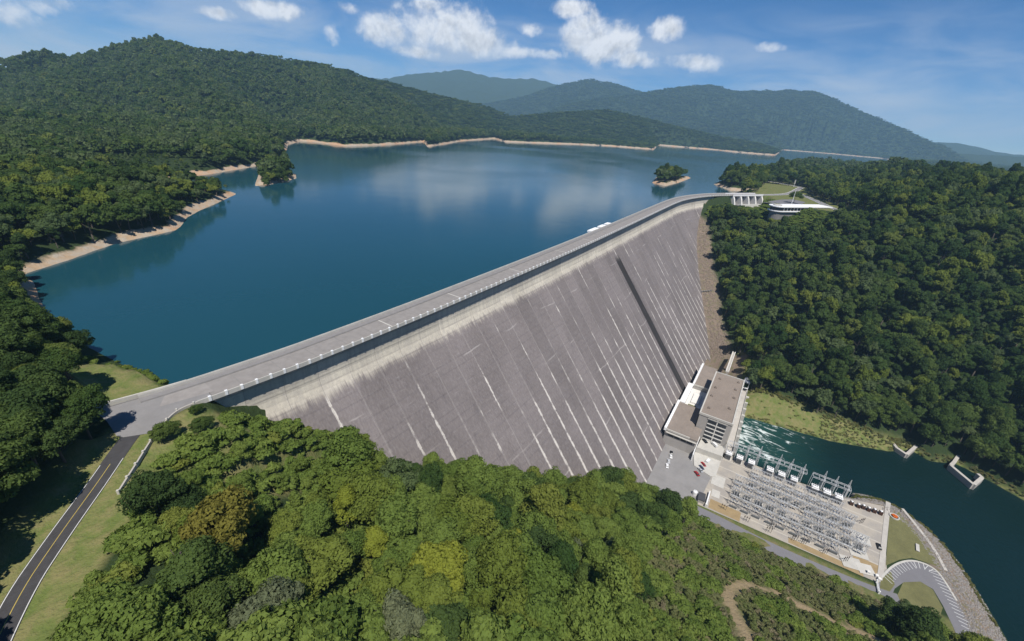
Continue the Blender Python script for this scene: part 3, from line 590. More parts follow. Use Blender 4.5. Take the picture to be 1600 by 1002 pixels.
def ribbon(pts, width, z, mat, name, n=40, parent=None, thick=0., zf=None, side=0.):
    """a road-like strip along a plan polyline (smoothed)"""
    P = np.array([p[:2] for p in pts], float)
    for _ in range(3):
        Q = [P[0]]
        for a, b in zip(P[:-1], P[1:]): Q += [a*.75+b*.25, a*.25+b*.75]
        P = np.array(Q+[P[-1]])
    T = np.gradient(P, axis=0); T /= np.hypot(*T.T)[:, None]; N = np.stack([-T[:, 1], T[:, 0]], -1)
    zz = np.full(len(P), z) if zf is None else np.array([zf(*p)+z for p in P])
    A, B = P+N*(side+width/2), P+N*(side-width/2); mb = MB(); k = len(P)
    if not thick:
        mb.add([(*a, zz[i]) for i, a in enumerate(A)]+[(*b, zz[i]) for i, b in enumerate(B)], [(i, k+i, k+i+1, i+1) for i in range(k-1)])
    else:
        mb.add([(*a, zz[i]) for i, a in enumerate(A)]+[(*b, zz[i]) for i, b in enumerate(B)]+[(*a, zz[i]+thick) for i, a in enumerate(A)]+[(*b, zz[i]+thick) for i, b in enumerate(B)],
               [f for i in range(k-1) for f in ((2*k+i, 3*k+i, 3*k+i+1, 2*k+i+1), (i, 2*k+i, 2*k+i+1, i+1), (k+i, k+i+1, 3*k+i+1, 3*k+i), (i, i+1, k+i+1, k+i))]+[(0, k, 3*k, 2*k), (k-1, 3*k-1, 4*k-1, 2*k-1)])
    return mb.build(name, mat, parent)
for i, r in enumerate(VISITOR_ROADS):
    rr = tag(ribbon(r, 9, -.30-.01*i, M['sidewalk'], 'abutment_road'), ['road leaving the spillway bridge across the right abutment', 'road curving away behind the grassy knoll', 'road running down past the visitor building'][i], kind='structure')
    ribbon(r, .5, -.27-.01*i, M['white'], 'kerb', parent=rr, thick=.2, side=4.6); ribbon(r, .5, -.27-.01*i, M['white'], 'kerb', parent=rr, thick=.2, side=-4.6)
lot = MB().sheet([(722, 30), (790, 10), (815, -5), (800, -22), (770, -18), (722, 8)], -.24).build('parking_area', M['asphalt_old']); tag(lot, 'small car park between the spillway and the visitor building', kind='structure')

vb = tag(empty('visitor_building', (690, 8, -6)), 'long low white visitor building with flat roof and rounded glazed end', 'building')
va, vd = np.array([684., 9.]), np.array([770., -56.]); L_ = float(np.hypot(*(vd-va))); ang = math.atan2(*(vd-va)[::-1])
vb.location = (va[0], va[1], -6); vb.rotation_euler = (0, 0, ang)
def round_plan(l, w_, r=None, grow=0.):
    pts = [(l+grow, -grow), (l+grow, w_+grow)]; n = 9
    for i in range(n+1): t_ = math.pi/2+math.pi*i/n; pts.append((w_/2+(w_/2+grow)*math.cos(t_), w_/2+(w_/2+grow)*math.sin(t_)))
    return pts
MB().prism(round_plan(L_-20, 15), -12, .4).build('base_wall', M['concrete_dark'], vb)
MB().prism(round_plan(L_-8, 17, grow=2.2), .4, 1.5).build('terrace', M['white'], vb)
MB().prism(round_plan(L_-10, 17, grow=-.4), 1.5, 6.2).build('window_wall', M['glass'], vb)
rf = MB().prism(round_plan(L_-6, 17, grow=2.), 6.2, 7.3).build('roof', M['white'], vb)
MB().lathe([(5.5, 7.3), (5.5, 8.6), (5.2, 8.6), (4.9, 8.0), (.2, 8.0)], 18, (8.5, 8.5)).build('lantern', M['concrete_pale'], rf)
for i in range(14):
    x = 12+i*(L_-26)/13; MB().box(x-.25, x+.25, -.3, .2, 1.5, 6.2).build('mullion', M['wall_white'], vb)
MB().box(L_-6, L_+8, 3, 14, -4, 4).build('end_block', M['concrete'], vb)
def pole(name, p, h, r, label):
    e = tag(empty(name, p), label, 'pole'); MB().bar((0, 0, 0), (0, 0, h), r, r*.6, 6).build('mast', M['white'], e); MB().lathe([(r*3, 0), (r*3, .6), (r, .7)], 8).build('footing', M['concrete'], e)
    MB().lathe([(r*.3, h), (r*1.6, h+.25), (r*.3, h+.6)], 8).build('finial', M['steel'], e); return e
p = at(1236, 321, -.5); pole('light_mast', p, 20, .4, 'tall slim white mast between the visitor building and the round tree')
p = at(1240, 292, -.5); e = pole('monument_mast', p, 13, .5, 'white mast with a broad shaft on the far road'); MB().box(-1., 1., -1., 1., 5, 12).build('shaft', M['concrete_pale'], e)

# ------------------------------------------------------------------ left road and junction
lr = tag(ribbon(ROAD_L[:-1]+[(25.5, 125.2)], 4.1, .03, M['asphalt'], 'road'), 'black asphalt road curving up to the left end of the dam', kind='structure')
ribbon(ROAD_L[:-2]+[(18, 116.6)], .11, .05, M['yellow'], 'centre_line', parent=lr)
ribbon(ROAD_L[:-2]+[(18, 116.6)], .13, .05, M['line'], 'edge_line', parent=lr, side=1.88); ribbon(ROAD_L[:-2]+[(19, 117.8)], .13, .05, M['line'], 'edge_line', parent=lr, side=-1.88)
jn = MB().sheet([(23.2, 142.6), (23.4, 135), (22.6, 126.6), (23.4, 124.9), (27.6, 121.9), (30.5, 123.4), (36, 127.0), (45, 126.0), (46, 138), (37, 139.6), (28, 142.0)], .055).build('junction', M['apron']); tag(jn, 'grey paved junction where the road meets the dam crest', kind='structure')
MB().sheet([(34, 132), (46.5, 128.5), (47, 135.0), (37, 136.5)], .075).build('concrete_patch', M['deck'], jn)
wl = tag(empty('kerb_wall', (36, 127, 0)), 'pale concrete guard wall with white posts along the outer side of the left road bend', 'wall')
gw = [(41.5, 125.9), (36, 126.2), (31.4, 122.9), (28.2, 119.6), (24.8, 115.7), (21.5, 111.7), (18.3, 108.0), (15.6, 104.8)]
o = ribbon(gw, .36, -.3, M['concrete'], 'wall_body', parent=wl, thick=1.0); o.matrix_parent_inverse = Matrix.Translation((-36, -127, 0))
pm2 = MB().box(-.22, .22, -.24, .24, -.3, .92).mesh('wall_post', M['concrete_pale']); P = np.array(gw); cs = np.r_[0, np.cumsum(np.hypot(*np.diff(P, axis=0).T))]
for s in np.arange(1.5, cs[-1], 4.2):
    o = obj('post', pm2, wl, (np.interp(s, cs, P[:, 0])-36, np.interp(s, cs, P[:, 1])-127, .15), .8)
sw_ = tag(empty('spit_wall', (28, 142, 0)), 'low concrete wall between the junction and the grass spit by the water', 'wall')
o = ribbon([(23, 144.6), (28, 143.0), (36, 140.9), (44, 139.2)], .5, -.4, M['concrete_pale'], 'wall_body', parent=sw_, thick=1.35); o.matrix_parent_inverse = Matrix.Translation((-28, -142, 0))
o = ribbon([(24, 142.4), (28, 141.6), (36, 139.6), (42, 138.4)], .35, -.1, M['concrete_dark'], 'kerb', parent=sw_, thick=.35); o.matrix_parent_inverse = Matrix.Translation((-28, -142, 0))
p = at(263, 612, -4.5); hh = hz(p[0], p[1]); e = tag(empty('hut', (p[0], p[1], min(hh, -3)), .3), 'tiny white hut at the water edge by the left end of the dam', 'hut')
MB().box(-.75, .75, -.6, .6, -1, 1.1).build('wall', M['wall_white'], e); MB().prism([(-1, -.8), (1, -.8), (1, .8), (-1, .8)], 1.1, 1.3).build('roof', M['white'], e); MB().box(-.3, .3, -.64, -.6, -.2, .8).build('door', M['concrete_dark'], e)

# ------------------------------------------------------------------ valley floor: switchyard pad, roads, lawn, car park
P2 = lambda *pp, z=PAD_Z: [tuple(at(x, y, z)[:2]) for x, y in pp]
def ground(name, poly, z, mat, label):
    return tag(MB().sheet(poly, z).build(name, mat), label, kind='structure')
def yard_material():
    m, t = material('switchyard_gravel')
    a = t.noise(t.pos, .09, 4., .6, .4); f = t.noise(t.pos, 1.6, 4., .7)
    sx = t.node('ShaderNodeSeparateXYZ'); t.l.new(t.pos, sx.inputs[0])
    c = t.mix(t.ramp01(a, .38, .62), (.46, .41, .34), (.36, .33, .295)); c = t.mix(t.math('MULTIPLY', f, .55), c, (.23, .21, .19))
    tr = t.math('FRACT', t.math('MULTIPLY_ADD', sx.outputs[0], 1/9.5, .2)); c = t.mix(t.math('MULTIPLY', t.ramp01(t.math('ABSOLUTE', t.math('SUBTRACT', tr, .5)), .43, .47), .5), c, (.53, .49, .42))
    t.l.new(c, t.b.inputs['Base Color']); t.b.inputs['Roughness'].default_value = .95; return m
M['yard'] = yard_material()
ground('switchyard', [(237.5, -6), (241, -100), (252, -103.5), (304, -108), (311, -108.6), (303, -86), (300.6, -60), (300, -13.5), (268, -9)], PAD_Z+.02, M['yard'], 'pale gravel floor of the switchyard beside the river')
for i, (px, py, a, b) in enumerate([(1122, 752, 11, 8), (1118, 772, 7, 5), (1345, 842, 8, 9), (1340, 862, 9, 9), (1330, 880, 8, 10), (1352, 890, 7, 8)]):
    p = at(px, py, PAD_Z); obj('concrete_slab', MB().box(-a/2, a/2, -b/2, b/2, 0, .18).mesh('slab', M['concrete_pale']), bpy.data.objects['switchyard'], (p[0], p[1], PAD_Z+.05+.03*i), .06*i)
for i, (a, b, c_, d_) in enumerate([(239, 247.5, -12, -30), (246.5, 254, -88, -100), (240.4, 244.6, -56, -92)]):
    obj('dry_grass_strip', MB().sheet([(a, c_), (b, c_), (b, d_), (a, d_)], PAD_Z+.03+.004*i).mesh('dry', M.setdefault('dry_grass', simple('dry_grass', (.30, .22, .12), .95, .3, .3))), bpy.data.objects['switchyard'])
ground('apron', [(226, 34), (226, -2), (237.4, -6), (268, -9), (292, -12.6), (302, -12.6), (302, 40), (262, 60)], PAD_Z+.06, M['apron'], 'grey paved apron between the dam toe and the powerhouse')
ribbon_pts = [(233.0, 20), (232.6, 0), (232.2, -20), (230.2, -45), (231, -72), (233, -95), (235.5, -107)]
rd = tag(ribbon(ribbon_pts, 7.2, PAD_Z+.10, M['asphalt_old'], 'service_road'), 'grey service road running along the foot of the scrub slope', kind='structure')
outer = P2((1378, 903), (1390, 889), (1405, 880), (1425, 876), (1447, 882), (1465, 893), (1480, 915), (1495, 940), (1512, 970), (1524, 992), (1540, 1020))
inner = P2((1385, 950), (1398, 920), (1412, 910), (1438, 909), (1458, 921), (1473, 946), (1488, 977), (1500, 1005), (1510, 1030))
cp = ground('car_park', outer+inner[::-1]+[(229.5, -99), (237, -97)], PAD_Z+.065, M['asphalt_old'], 'curved car park with white stall lines beside the lawn')
oa = np.array(outer); co_ = np.r_[0, np.cumsum(np.hypot(*np.diff(oa, axis=0).T))]
lm = MB().box(0, 4.6, -.13, .13, 0, .012).mesh('stall_line', M['line'])
for s in np.arange(2, co_[-1]-2, 2.35):
    p = np.array([np.interp(s, co_, oa[:, 0]), np.interp(s, co_, oa[:, 1])]); q = np.array([np.interp(s+1.5, co_, oa[:, 0]), np.interp(s+1.5, co_, oa[:, 1])])-np.array([np.interp(s-1.5, co_, oa[:, 0]), np.interp(s-1.5, co_, oa[:, 1])])
    obj('stall_line', lm, cp, (p[0], p[1], PAD_Z+.085), math.atan2(q[1], q[0])-math.pi/2-.25)
M['lawn'] = simple('mown_lawn', (.150, .145, .062), .95, .35, .15, 0, .3)
lawn = ground('lawn', P2((1390, 800), (1404, 800), (1426, 826), (1452, 857), (1470, 887), (1447, 879), (1425, 872), (1405, 875), (1384, 884)), PAD_Z+.10, M['lawn'], 'triangular mown lawn beyond the switchyard')
ribbon(P2((1410, 795), (1432, 822), (1458, 855), (1478, 892)), 1.6, PAD_Z+.11, M['concrete'], 'footpath', parent=lawn, thick=.1)
ribbon(P2((1388, 785), (1384, 820), (1377, 890), (1374, 905)), 2.6, PAD_Z+.07, M['concrete'], 'footpath', parent=lawn, thick=.14)
ribbon([(p[0]+.3, p[1]) for p in outer[:8]], 1.0, PAD_Z+.08, M['concrete_pale'], 'kerb', parent=cp, thick=.15)
ground('verge', P2((1412, 908), (1438, 908), (1458, 922), (1473, 950), (1460, 990), (1420, 960), (1400, 935)), PAD_Z+.05, M['lawn'], 'small grass island inside the bend of the car park')
ground('entry_verge', P2((1376, 905), (1392, 893), (1398, 914), (1390, 925), (1374, 925)), PAD_Z+.085, M['lawn'], 'patch of grass by the switchyard gate')

# ------------------------------------------------------------------ powerhouse
ph = tag(empty('powerhouse', (336, 0, -125)), 'flat-roofed concrete powerhouse at the toe of the dam beside the tailrace', 'building')
ZB, ZT = -125., -104.5
def part(mb, name, mat, parent=ph):
    o = mb.build(name, mat, parent)
    if parent.type == 'EMPTY': o.matrix_parent_inverse = Matrix.Translation(-parent.location)
    return o
part(MB().box(300.4, 372.6, -11.6, 10.6, -138, ZT-.9), 'main_hall', M['wall'])
hr = part(MB().box(300.9, 372.1, -11.1, 10.1, ZT-.9, ZT-.3), 'main_roof', M['roof'])
for b in ((300, 373, 10.1, 11), (300, 373, -12, -11.1), (300, 300.9, -11.1, 10.1), (372.1, 373, -11.1, 10.1)):
    part(MB().box(*b, ZT-1.3, ZT+.35), 'parapet', M['concrete_pale'])
vm = MB().box(-1.1, 1.1, -.9, .9, 0, 1.0).lathe([(.7, 1.), (.7, 1.5), (.05, 1.7)], 8).mesh('roof_vent', M['roof_low'])
for x, y in ((311, 6), (330, 7.2), (345, 6.6), (362, 6), (320, -7), (338, -8), (352, -7.4), (366, -8)): obj('roof_vent', vm, hr, (x, y, ZT-.3))
# glazed end: two columns of panes over a big door
for j in range(2):
    for i in range(5):
        y0 = -8.4+j*6.6
        if i == 0 and j == 0: continue
        part(MB().box(300.1, 300.39, y0, y0+5.7, ZB+1.3+i*3.35, ZB+3.6+i*3.35), 'window_pane', M['glass'])
for i in range(5): part(MB().box(299.96, 300.38, -8.6, 4.0, ZB+.3+i*3.35, ZB+1.1+i*3.35), 'transom', M['wall_white'])
fr = part(MB().box(299.9, 300.38, -2.55, -1.95, ZB, ZT-1.4), 'mullion', M['wall_white'])
part(MB().box(300.05, 300.39, -8.4, -2.7, ZB, ZB+4.4), 'hall_door', M['steel_dark'])
part(MB().box(299.9, 300.39, -8.9, 4.4, ZT-2.6, ZT-2.1), 'lintel', M['concrete_pale'])
# river side: pilasters and ribbon glazing
for i in range(10): part(MB().box(303.5+i*7.3, 304.3+i*7.3, -12.3, -11.62, -137, ZT-1.35), 'pilaster', M['concrete_pale'])
for i in range(9): part(MB().box(305.0+i*7.3, 310.1+i*7.3, -11.85, -11.61, ZB+6, ZB+15), 'side_window', M['glass'])
# dam side wings
def wing(x0, x1, y0, y1, zt, nm):
    part(MB().box(x0, x1, y0, y1, -140, zt-.5), nm, M['wall']); part(MB().box(x0+.5, x1-.4, y0+.02, y1-.5, zt-.5, zt), nm+'_roof', M['roof_low'])
    part(MB().box(x0-.3, x1+.3, y1-.48, y1+1.2, zt-1.4, zt+1.1), 'dam_side_parapet', M['white'])
    part(MB().box(x0-.2, x0+.48, y0, y1-.5, zt-.9, zt+.3), 'end_parapet', M['concrete_pale'])
wing(283, 326, 11.4, 28.5, -117, 'near_wing'); wing(361, 404, 11.4, 24, -117, 'far_wing')
part(MB().box(283, 299.4, 6, 11.38, -140, -117.5), 'near_wing_step', M['wall']); part(MB().box(282.8, 299.6, 5.8, 11.36, -117.5, -117.05), 'step_roof', M['roof_low'])
part(MB().box(326.1, 360.9, 11.5, 27, -140, -121), 'centre_wing', M['wall_white']); part(MB().box(326.2, 360.8, 24.2, 28.4, -121, -116.6), 'dam_side_parapet', M['white'])
part(MB().box(327, 333, 16, 22, -120.98, -120.4), 'roof_garden', M['lawn']); part(MB().box(336, 352, 15, 21, -120.98, -119.6), 'skylight', M['wall_white'])
part(MB().box(282.75, 282.98, 8.2, 26.5, -121.8, -119.4), 'window_band', M['glass'])
for i in range(5): part(MB().box(282.6, 282.74, 8.2+i*4.4, 8.6+i*4.4, -121.8, -119.4), 'window_mullion', M['wall'])
part(MB().box(281.6, 282.7, 6.2, 27.6, -119.2, -118.7), 'sill', M['concrete_pale'])
# loading deck in front of the glazed end
part(MB().prism([(283, 5.6), (300.2, 4.6), (300.2, -12.4), (270, -11.4), (268, -8.2), (272, 3.2)], -134, -129.4), 'loading_deck', M['concrete_pale'])
part(MB().prism([(287, 5.4), (300.1, 4.4), (300.1, -12.2), (288.4, -11.8)], -129.4, -125), 'upper_deck', M['concrete_pale'])
part(MB().box(276, 300, 5.65, 6.3, -130, -124.1), 'deck_wall', M['white'])
# tailrace deck over the draft tubes
td = part(MB().box(296, 412, -17.4, -12.35, -127.4, -126.2), 'tailrace_deck', M['concrete']); part(MB().box(296, 412, -17.2, -16.4, -141, -127.42), 'tailrace_wall', M['concrete_pale'])
for i in range(9): part(MB().prism([(302+i*11, -17.21), (302+i*11, -20), (304.4+i*11, -20), (304.4+i*11, -17.21)], -141, -128), 'draft_pier', M['concrete_pale'])
part(MB().box(296, 412, -17.5, -17.25, -126.2, -125.1), 'deck_rail', M['concrete_pale'])
gc = tag(empty('gantry_crane', (399, -14.8, -126.2)), 'white tailrace gantry crane standing at the far corner of the powerhouse', 'crane')
for sx_ in (-3, 3):
    for sy in (-2, 2): MB().bar((sx_, sy, 0), (sx_*.8, sy, 9), .35, .3).build('leg', M['white'], gc)
MB().box(-4, 4, -2.4, 2.4, 9, 10.4).build('bridge', M['white'], gc); MB().box(-1.6, 1.6, -1.4, 1.4, 10.4, 12).build('hoist_house', M['car_silver'], gc); MB().box(-3.6, 3.6, -2.2, 2.2, 3.2, 3.6).build('tie_beam', M['white'], gc)
fb = tag(empty('footbridge', (404, 3, -117)), 'narrow white footbridge from the far powerhouse roof to the wooded bank', 'bridge')
for sy in (-1.1, 1.1): MB().box(0, 48, sy-.3, sy+.3, 0, 1.0).build('girder', M['wall_white'], fb)
MB().box(0, 48, -.8, .8, .1, .3).build('walkway', M['concrete'], fb)
for x in (14, 32): MB().box(x-.4, x+.4, -1, 1, -12, -.02).build('support', M['concrete'], fb)

# ------------------------------------------------------------------ vehicles
def car(px, py, rz, mat, label, z=PAD_Z+.06, van=False, group='vehicles parked by the powerhouse'):
    p = at(px, py, z); e = tag(empty('van' if van else 'car', (p[0], p[1], z), rz), label, 'van' if van else 'car', group)
    prof = [(-2.3, .35), (-2.35, .85), (-2.1, 1.0), (1.2, 1.0), (2.2, .85), (2.35, .6), (2.3, .35)] if not van else [(-2.6, .35), (-2.65, 2.1), (1.4, 2.15), (2.0, 1.3), (2.65, 1.1), (2.7, .35)]
    def ex(pr, w_, name, mt, par=e, wt=None):
        n = len(pr); wt = w_ if wt is None else wt; zm = max(q[1] for q in pr); mb = MB()
        f = lambda q: w_ if q[1] < zm-.05 else wt
        mb.add([(q[0], -f(q), q[1]) for q in pr]+[(q[0], f(q), q[1]) for q in pr], [tuple(range(n)), tuple(range(n, 2*n))[::-1]]+[(i, n+i, n+(i+1) % n, (i+1) % n) for i in range(n)]); return mb.build(name, mt, par)
    body = ex(prof, .92, 'body', mat)
    if not van:
        ex([(-1.75, 1.0), (-1.2, 1.45), (.45, 1.45), (1.15, 1.0)], .82, 'windows', M['glass'], body, .66); MB().box(-1.15, .4, -.64, .64, 1.45, 1.5).build('roof', mat, body)
    else: MB().add([(1.46, -.8, 2.05), (1.46, .8, 2.05), (2.0, .8, 1.38), (2.0, -.8, 1.38)], [(0, 1, 2, 3)]).build('windscreen', M['glass'], body, (.02, 0, .02))
    for x in (-1.45, 1.45):
        for y in (-.86, .86): MB().bar((x, y-.12, .34), (x, y+.12, .34), .34, None, 10).build('wheel', M['tyre'], e)
    for y in (-.6, .6): MB().box(2.3, 2.42, y-.16, y+.16, .6, .78).build('headlight', M['white'], body)
    return e
LD = -129.33
car(1049, 709, .25, M['car_black'], 'black car parked on the apron nearest the dam toe')
car(1048, 714, .25, M['car_white'], 'white car parked beside the black car at the dam toe')
car(1044.5, 722, .25, M['car_silver'], 'silver car third along the row at the dam toe')
car(1042, 729, .25, M['car_white'], 'white car at the tree end of the row at the dam toe')
car(1098.5, 726.5, .75, M['car_red'], 'red car closest to the white van on the loading deck')
car(1095.5, 731.5, .75, M['car_blue'], 'dark blue car between the two red cars')
car(1094, 735.5, .75, M['car_silver'], 'silver car between the dark blue car and a red car')
car(1088.5, 741, .75, M['car_red'], 'red car at the near end of the apron row')
car(1106, 722, -.3, M['car_white'], 'white van across the end of the red and blue cars', van=True)
car(1115.5, 696, .9, M['car_white'], 'white van close to the glazed powerhouse end', -124.95, True)
car(1101, 690, .8, M['car_black'], 'black car before the glazed powerhouse end', -124.95)
car(1373, 855, .1, M['car_black'], 'black car alone at the far edge of the switchyard', PAD_Z+.05)
p = at(1085, 773, PAD_Z); e = tag(empty('tank', (p[0], p[1], PAD_Z+.05)), 'small round white tank by the trees at the apron corner', 'tank'); MB().lathe([(1.5, 0), (1.5, 2.6), (1.1, 3.1), (.1, 3.3)], 16).build('shell', M['white'], e); MB().box(-.35, .35, -.35, .35, 3.1, 3.5).build('hatch', M['steel'], e)
p = at(1095, 781, PAD_Z); e = tag(empty('shed', (p[0], p[1], PAD_Z+.05), .1), 'dark-roofed shed beside the white yard wall', 'shed'); MB().box(-3.2, 3.2, -1.8, 1.8, 0, 2.6).build('wall', M['wall'], e); MB().box(-3.5, 3.5, -2.1, 2.1, 2.6, 2.85).build('roof', M['steel_dark'], e); MB().box(-.6, .6, -1.86, -1.8, 0, 2.1).build('door', M['white'], e)
e = tag(empty('yard_wall', (238.4, -10.5, PAD_Z)), 'short white wall at the near corner of the switchyard', 'wall'); MB().box(-.4, 13, -.35, .35, 0, 2.2).build('panel', M['white'], e); MB().box(-.6, .2, -.6, .6, 0, 2.7).build('end_post', M['wall_white'], e)

# ------------------------------------------------------------------ switchyard
def lattice(mb, x0, y0, z0, z1, w0, w1, r=.09, n=5):
    c = [(-1, -1), (1, -1), (1, 1), (-1, 1)]
    P_ = lambda k, f: (x0+c[k % 4][0]*(w0+(w1-w0)*f)/2, y0+c[k % 4][1]*(w0+(w1-w0)*f)/2, z0+(z1-z0)*f)
    for k in range(4):
        mb.bar(P_(k, 0), P_(k, 1), r)
        for i in range(n): mb.bar(P_(k, i/n), P_(k+1, (i+1)/n), r*.6)
TY = [-15.5, -22.6, -30.2, -42, -49, -56.5, -68.7, -75.4, -82]
bank = ['bank nearest the powerhouse', 'middle bank', 'bank farthest from the powerhouse']; nth = ['first', 'second', 'third']
def transformer(y, label):
    e = tag(empty('transformer', (296.2, y, PAD_Z+.05)), label, 'transformer', 'white-topped transformers along the river side of the switchyard')
    MB().box(-3.2, 3.2, -2.6, 2.6, 0, .4).build('plinth', M['concrete'], e)
    tk = MB().box(-2.0, 2.2, -1.7, 1.7, .4, 4.2).build('tank', M['car_silver'], e)
    MB().box(-2.3, 2.5, -2.1, 2.1, 4.2, 4.7).build('cover', M['white'], tk)
    MB().bar((-1.2, -1.7, 5.3), (-1.2, 1.7, 5.3), .62, None, 10).build('conservator', M['white'], e)
    for k in range(5):
        MB().box(-3.05, -2.05, -1.65+k*.72, -1.25+k*.72, .9, 3.9).build('radiator', M['radiator'], e)
    for k in range(3):
        MB().lathe([(.28, 4.55), (.34, 4.8), (.2, 5.0), (.3, 5.2), (.17, 5.5), (.26, 5.7), (.13, 6.4), (.05, 6.9)], 8, (.8, -1.1+k*1.1)).build('bushing', M['porcelain'], e)
    return e
tr0 = None
for i, y in enumerate(TY):
    transformer(y, f'white-topped transformer, {nth[i % 3]} from the powerhouse in the {bank[i//3]}')
tips = [(-18.6, -117.6), (-26.4, -117.), (-33.6, -115.8), (-46.2, -116.5), (-53.2, -116.6), (-60.5, -117.), (-72.4, -116.3), (-79., -116.8), (-85.8, -116.1)]
for i, (y, zt) in enumerate(tips):
    e = tag(empty('lattice_tower', (303.2, y, PAD_Z-3.)), f'slim pointed lattice tower, {nth[i % 3]} from the powerhouse behind the {bank[i//3]}', 'tower', 'pointed lattice towers between the transformers and the river')
    mb = MB(); h = zt-PAD_Z+3.; lattice(mb, 0, 0, 0, h-4, 2.0, 1.0, .11, 7); mb.build('mast', M['steel'], e)
    mb = MB(); lattice(mb, 0, 0, h-4, h+1.2, 1.0, .12, .10, 3); mb.build('spire', M['steel'], e)
    mb = MB(); mb.bar((-5, 0, h-4.2), (1.5, 0, h-4.2), .12); mb.bar((-5, 0, h-3.6), (0, 0, h-3.6), .08); mb.build('cross_arm', M['steel'], e)
def gantry(y0, y1, label):
    e = tag(empty('bus_gantry', (299.4, y0, -119.5)), label, 'gantry', 'steel gantries over the transformer row'); n = max(3, int(round(abs(y1-y0)/3.6))); d = (y1-y0)/n
    for x in (-2.2, 2.2):
        for z in (0, .9): MB().bar((x, 0, z), (x, y1-y0, z), .13).build('chord', M['steel'], e)
    for i in range(n+1): MB().bar((-2.2, d*i, .4), (2.2, d*i, .4), .13).build('rung', M['steel'], e)
    for i in range(n):
        mb = MB(); [mb.bar((x, d*i, 0), (x, d*(i+1), .9), .07) for x in (-2.2, 2.2)]; mb.build('brace', M['steel'], e)
    for i in range(0, n+1, 2):
        for x in (-2.2, 2.2): MB().bar((x, d*i, -10.4 if x < 0 else -14), (x, d*i, 0), .14).build('column', M['steel'], e)
    return e
gantry(-12.8, -36.4, 'steel ladder gantry over the transformer bank nearest the powerhouse'); gantry(-38.5, -62, 'steel ladder gantry over the middle transformer bank'); gantry(-65.5, -86.5, 'steel ladder gantry over the transformer bank farthest from the powerhouse')
for i, (x, y) in enumerate([(299.5, -90), (299.6, -93.7), (300.4, -96.4), (300.2, -99.2), (301, -102.3), (301.4, -105.6)]):
    e = tag(empty('circuit_breaker', (x, y, PAD_Z+.05)), f"{['first', 'second', 'third', 'fourth', 'fifth', 'sixth'][i]} dark circuit breaker with white cap, counting from the last transformer towards the lawn", 'breaker', 'dark circuit breakers at the end of the transformer row')
    MB().box(-1.6, 1.0, -.9, .9, 0, 2.0).build('cabinet', M['brown_porcelain'], e); MB().lathe([(.75, 2.), (.85, 2.3), (.6, 2.6), (.1, 2.75)], 10).build('cap', M['white'], e)
    for k in (-.6, .6): MB().lathe([(.22, 1.9), (.28, 2.3), (.18, 2.7), (.06, 3.4)], 6, (-1.0, k)).build('bushing', M['steel_dark'], e)
# rows of bus frames filling the yard
def frame_proto():
    e = empty('switch_rack', (0, 0, 0))
    for y in (-2.6, 2.6):
        mb = MB(); lattice(mb, 0, y, 0, 7.5, .8, .5, .06, 4); mb.build('column', M['steel'], e)
    mb = MB(); mb.bar((0, -3.4, 7.4), (0, 3.4, 7.4), .13); mb.bar((0, -3.4, 8.0), (0, 3.4, 8.0), .11)
    for k in range(6): mb.bar((0, -3+k, 7.4), (0, -2.5+k, 8.0), .06); mb.bar((0, -2.5+k, 8.0), (0, -2+k, 7.4), .06)
    mb.build('beam', M['steel'], e)
    for y in (-1.6, 0, 1.6):
        MB().lathe([(.10, 5.4), (.24, 5.6), (.12, 5.8), (.24, 6.), (.12, 6.3), (.24, 6.5), (.1, 7.3)], 6, (.0, y)).build('insulator', M['porcelain'], e)
        MB().bar((-3.4, y, 5.3), (3.4, y, 5.3), .09).build('busbar', M['steel'], e)
    sw = MB().box(1.3, 2.2, -1.9, 1.9, 2.6, 3.1).build('switch_base', M['steel'], e)
    for y in (-1.6, 0, 1.6): MB().lathe([(.13, 3.1), (.22, 3.3), (.12, 3.6), (.2, 3.9), (.1, 4.6)], 6, (1.75, y)).build('post_insulator', M['porcelain'], sw)
    for y in (-1.3, 1.3): MB().bar((1.75, y, 0), (1.75, y, 2.6), .12).build('stand', M['steel'], sw)
    bk = MB().box(-2.6, -1.7, -2., 2., .2, 1.6).build('switch_tank', M['radiator'], e)
    MB().box(-2.9, -1.4, -2.4, 2.4, 0, .2).build('footing', M['concrete_pale'], e)
    return e
fp = frame_proto(); LBL = 'grey lattice switch rack in the switchyard'
tag(fp, LBL, 'switch rack', 'switch racks in rows across the switchyard')
bpy.context.view_layer.update()
for o in bpy.data.objects:
    if o.parent: KIDS.setdefault(o.parent.name, []).append(o)
ORD = ['', 'first', 'second', 'third', 'fourth', 'fifth', 'sixth', 'seventh', 'eighth', 'ninth', 'tenth', 'eleventh', 'twelfth']
first = True
for r, x in enumerate((250, 257.4, 264.6, 271.8, 279, 286)):
    ys = np.arange(-25 if r < 4 else -34, -92 if r not in (0, 5) else -84, -6.6)
    nk = 0
    for y in ys:
        if random.random() < .06: continue
        e = fp if first else copy_tree(fp); first = False; nk += 1
        e['label'] = f"grey lattice switch rack, {ORD[nk]} from the powerhouse in the {ORD[r+1]} row from the road"
        e.location = (x+random.uniform(-.3, .3), y+random.uniform(-.3, .3), PAD_Z+.05); e.rotation_euler = (0, 0, math.pi*(r % 2))
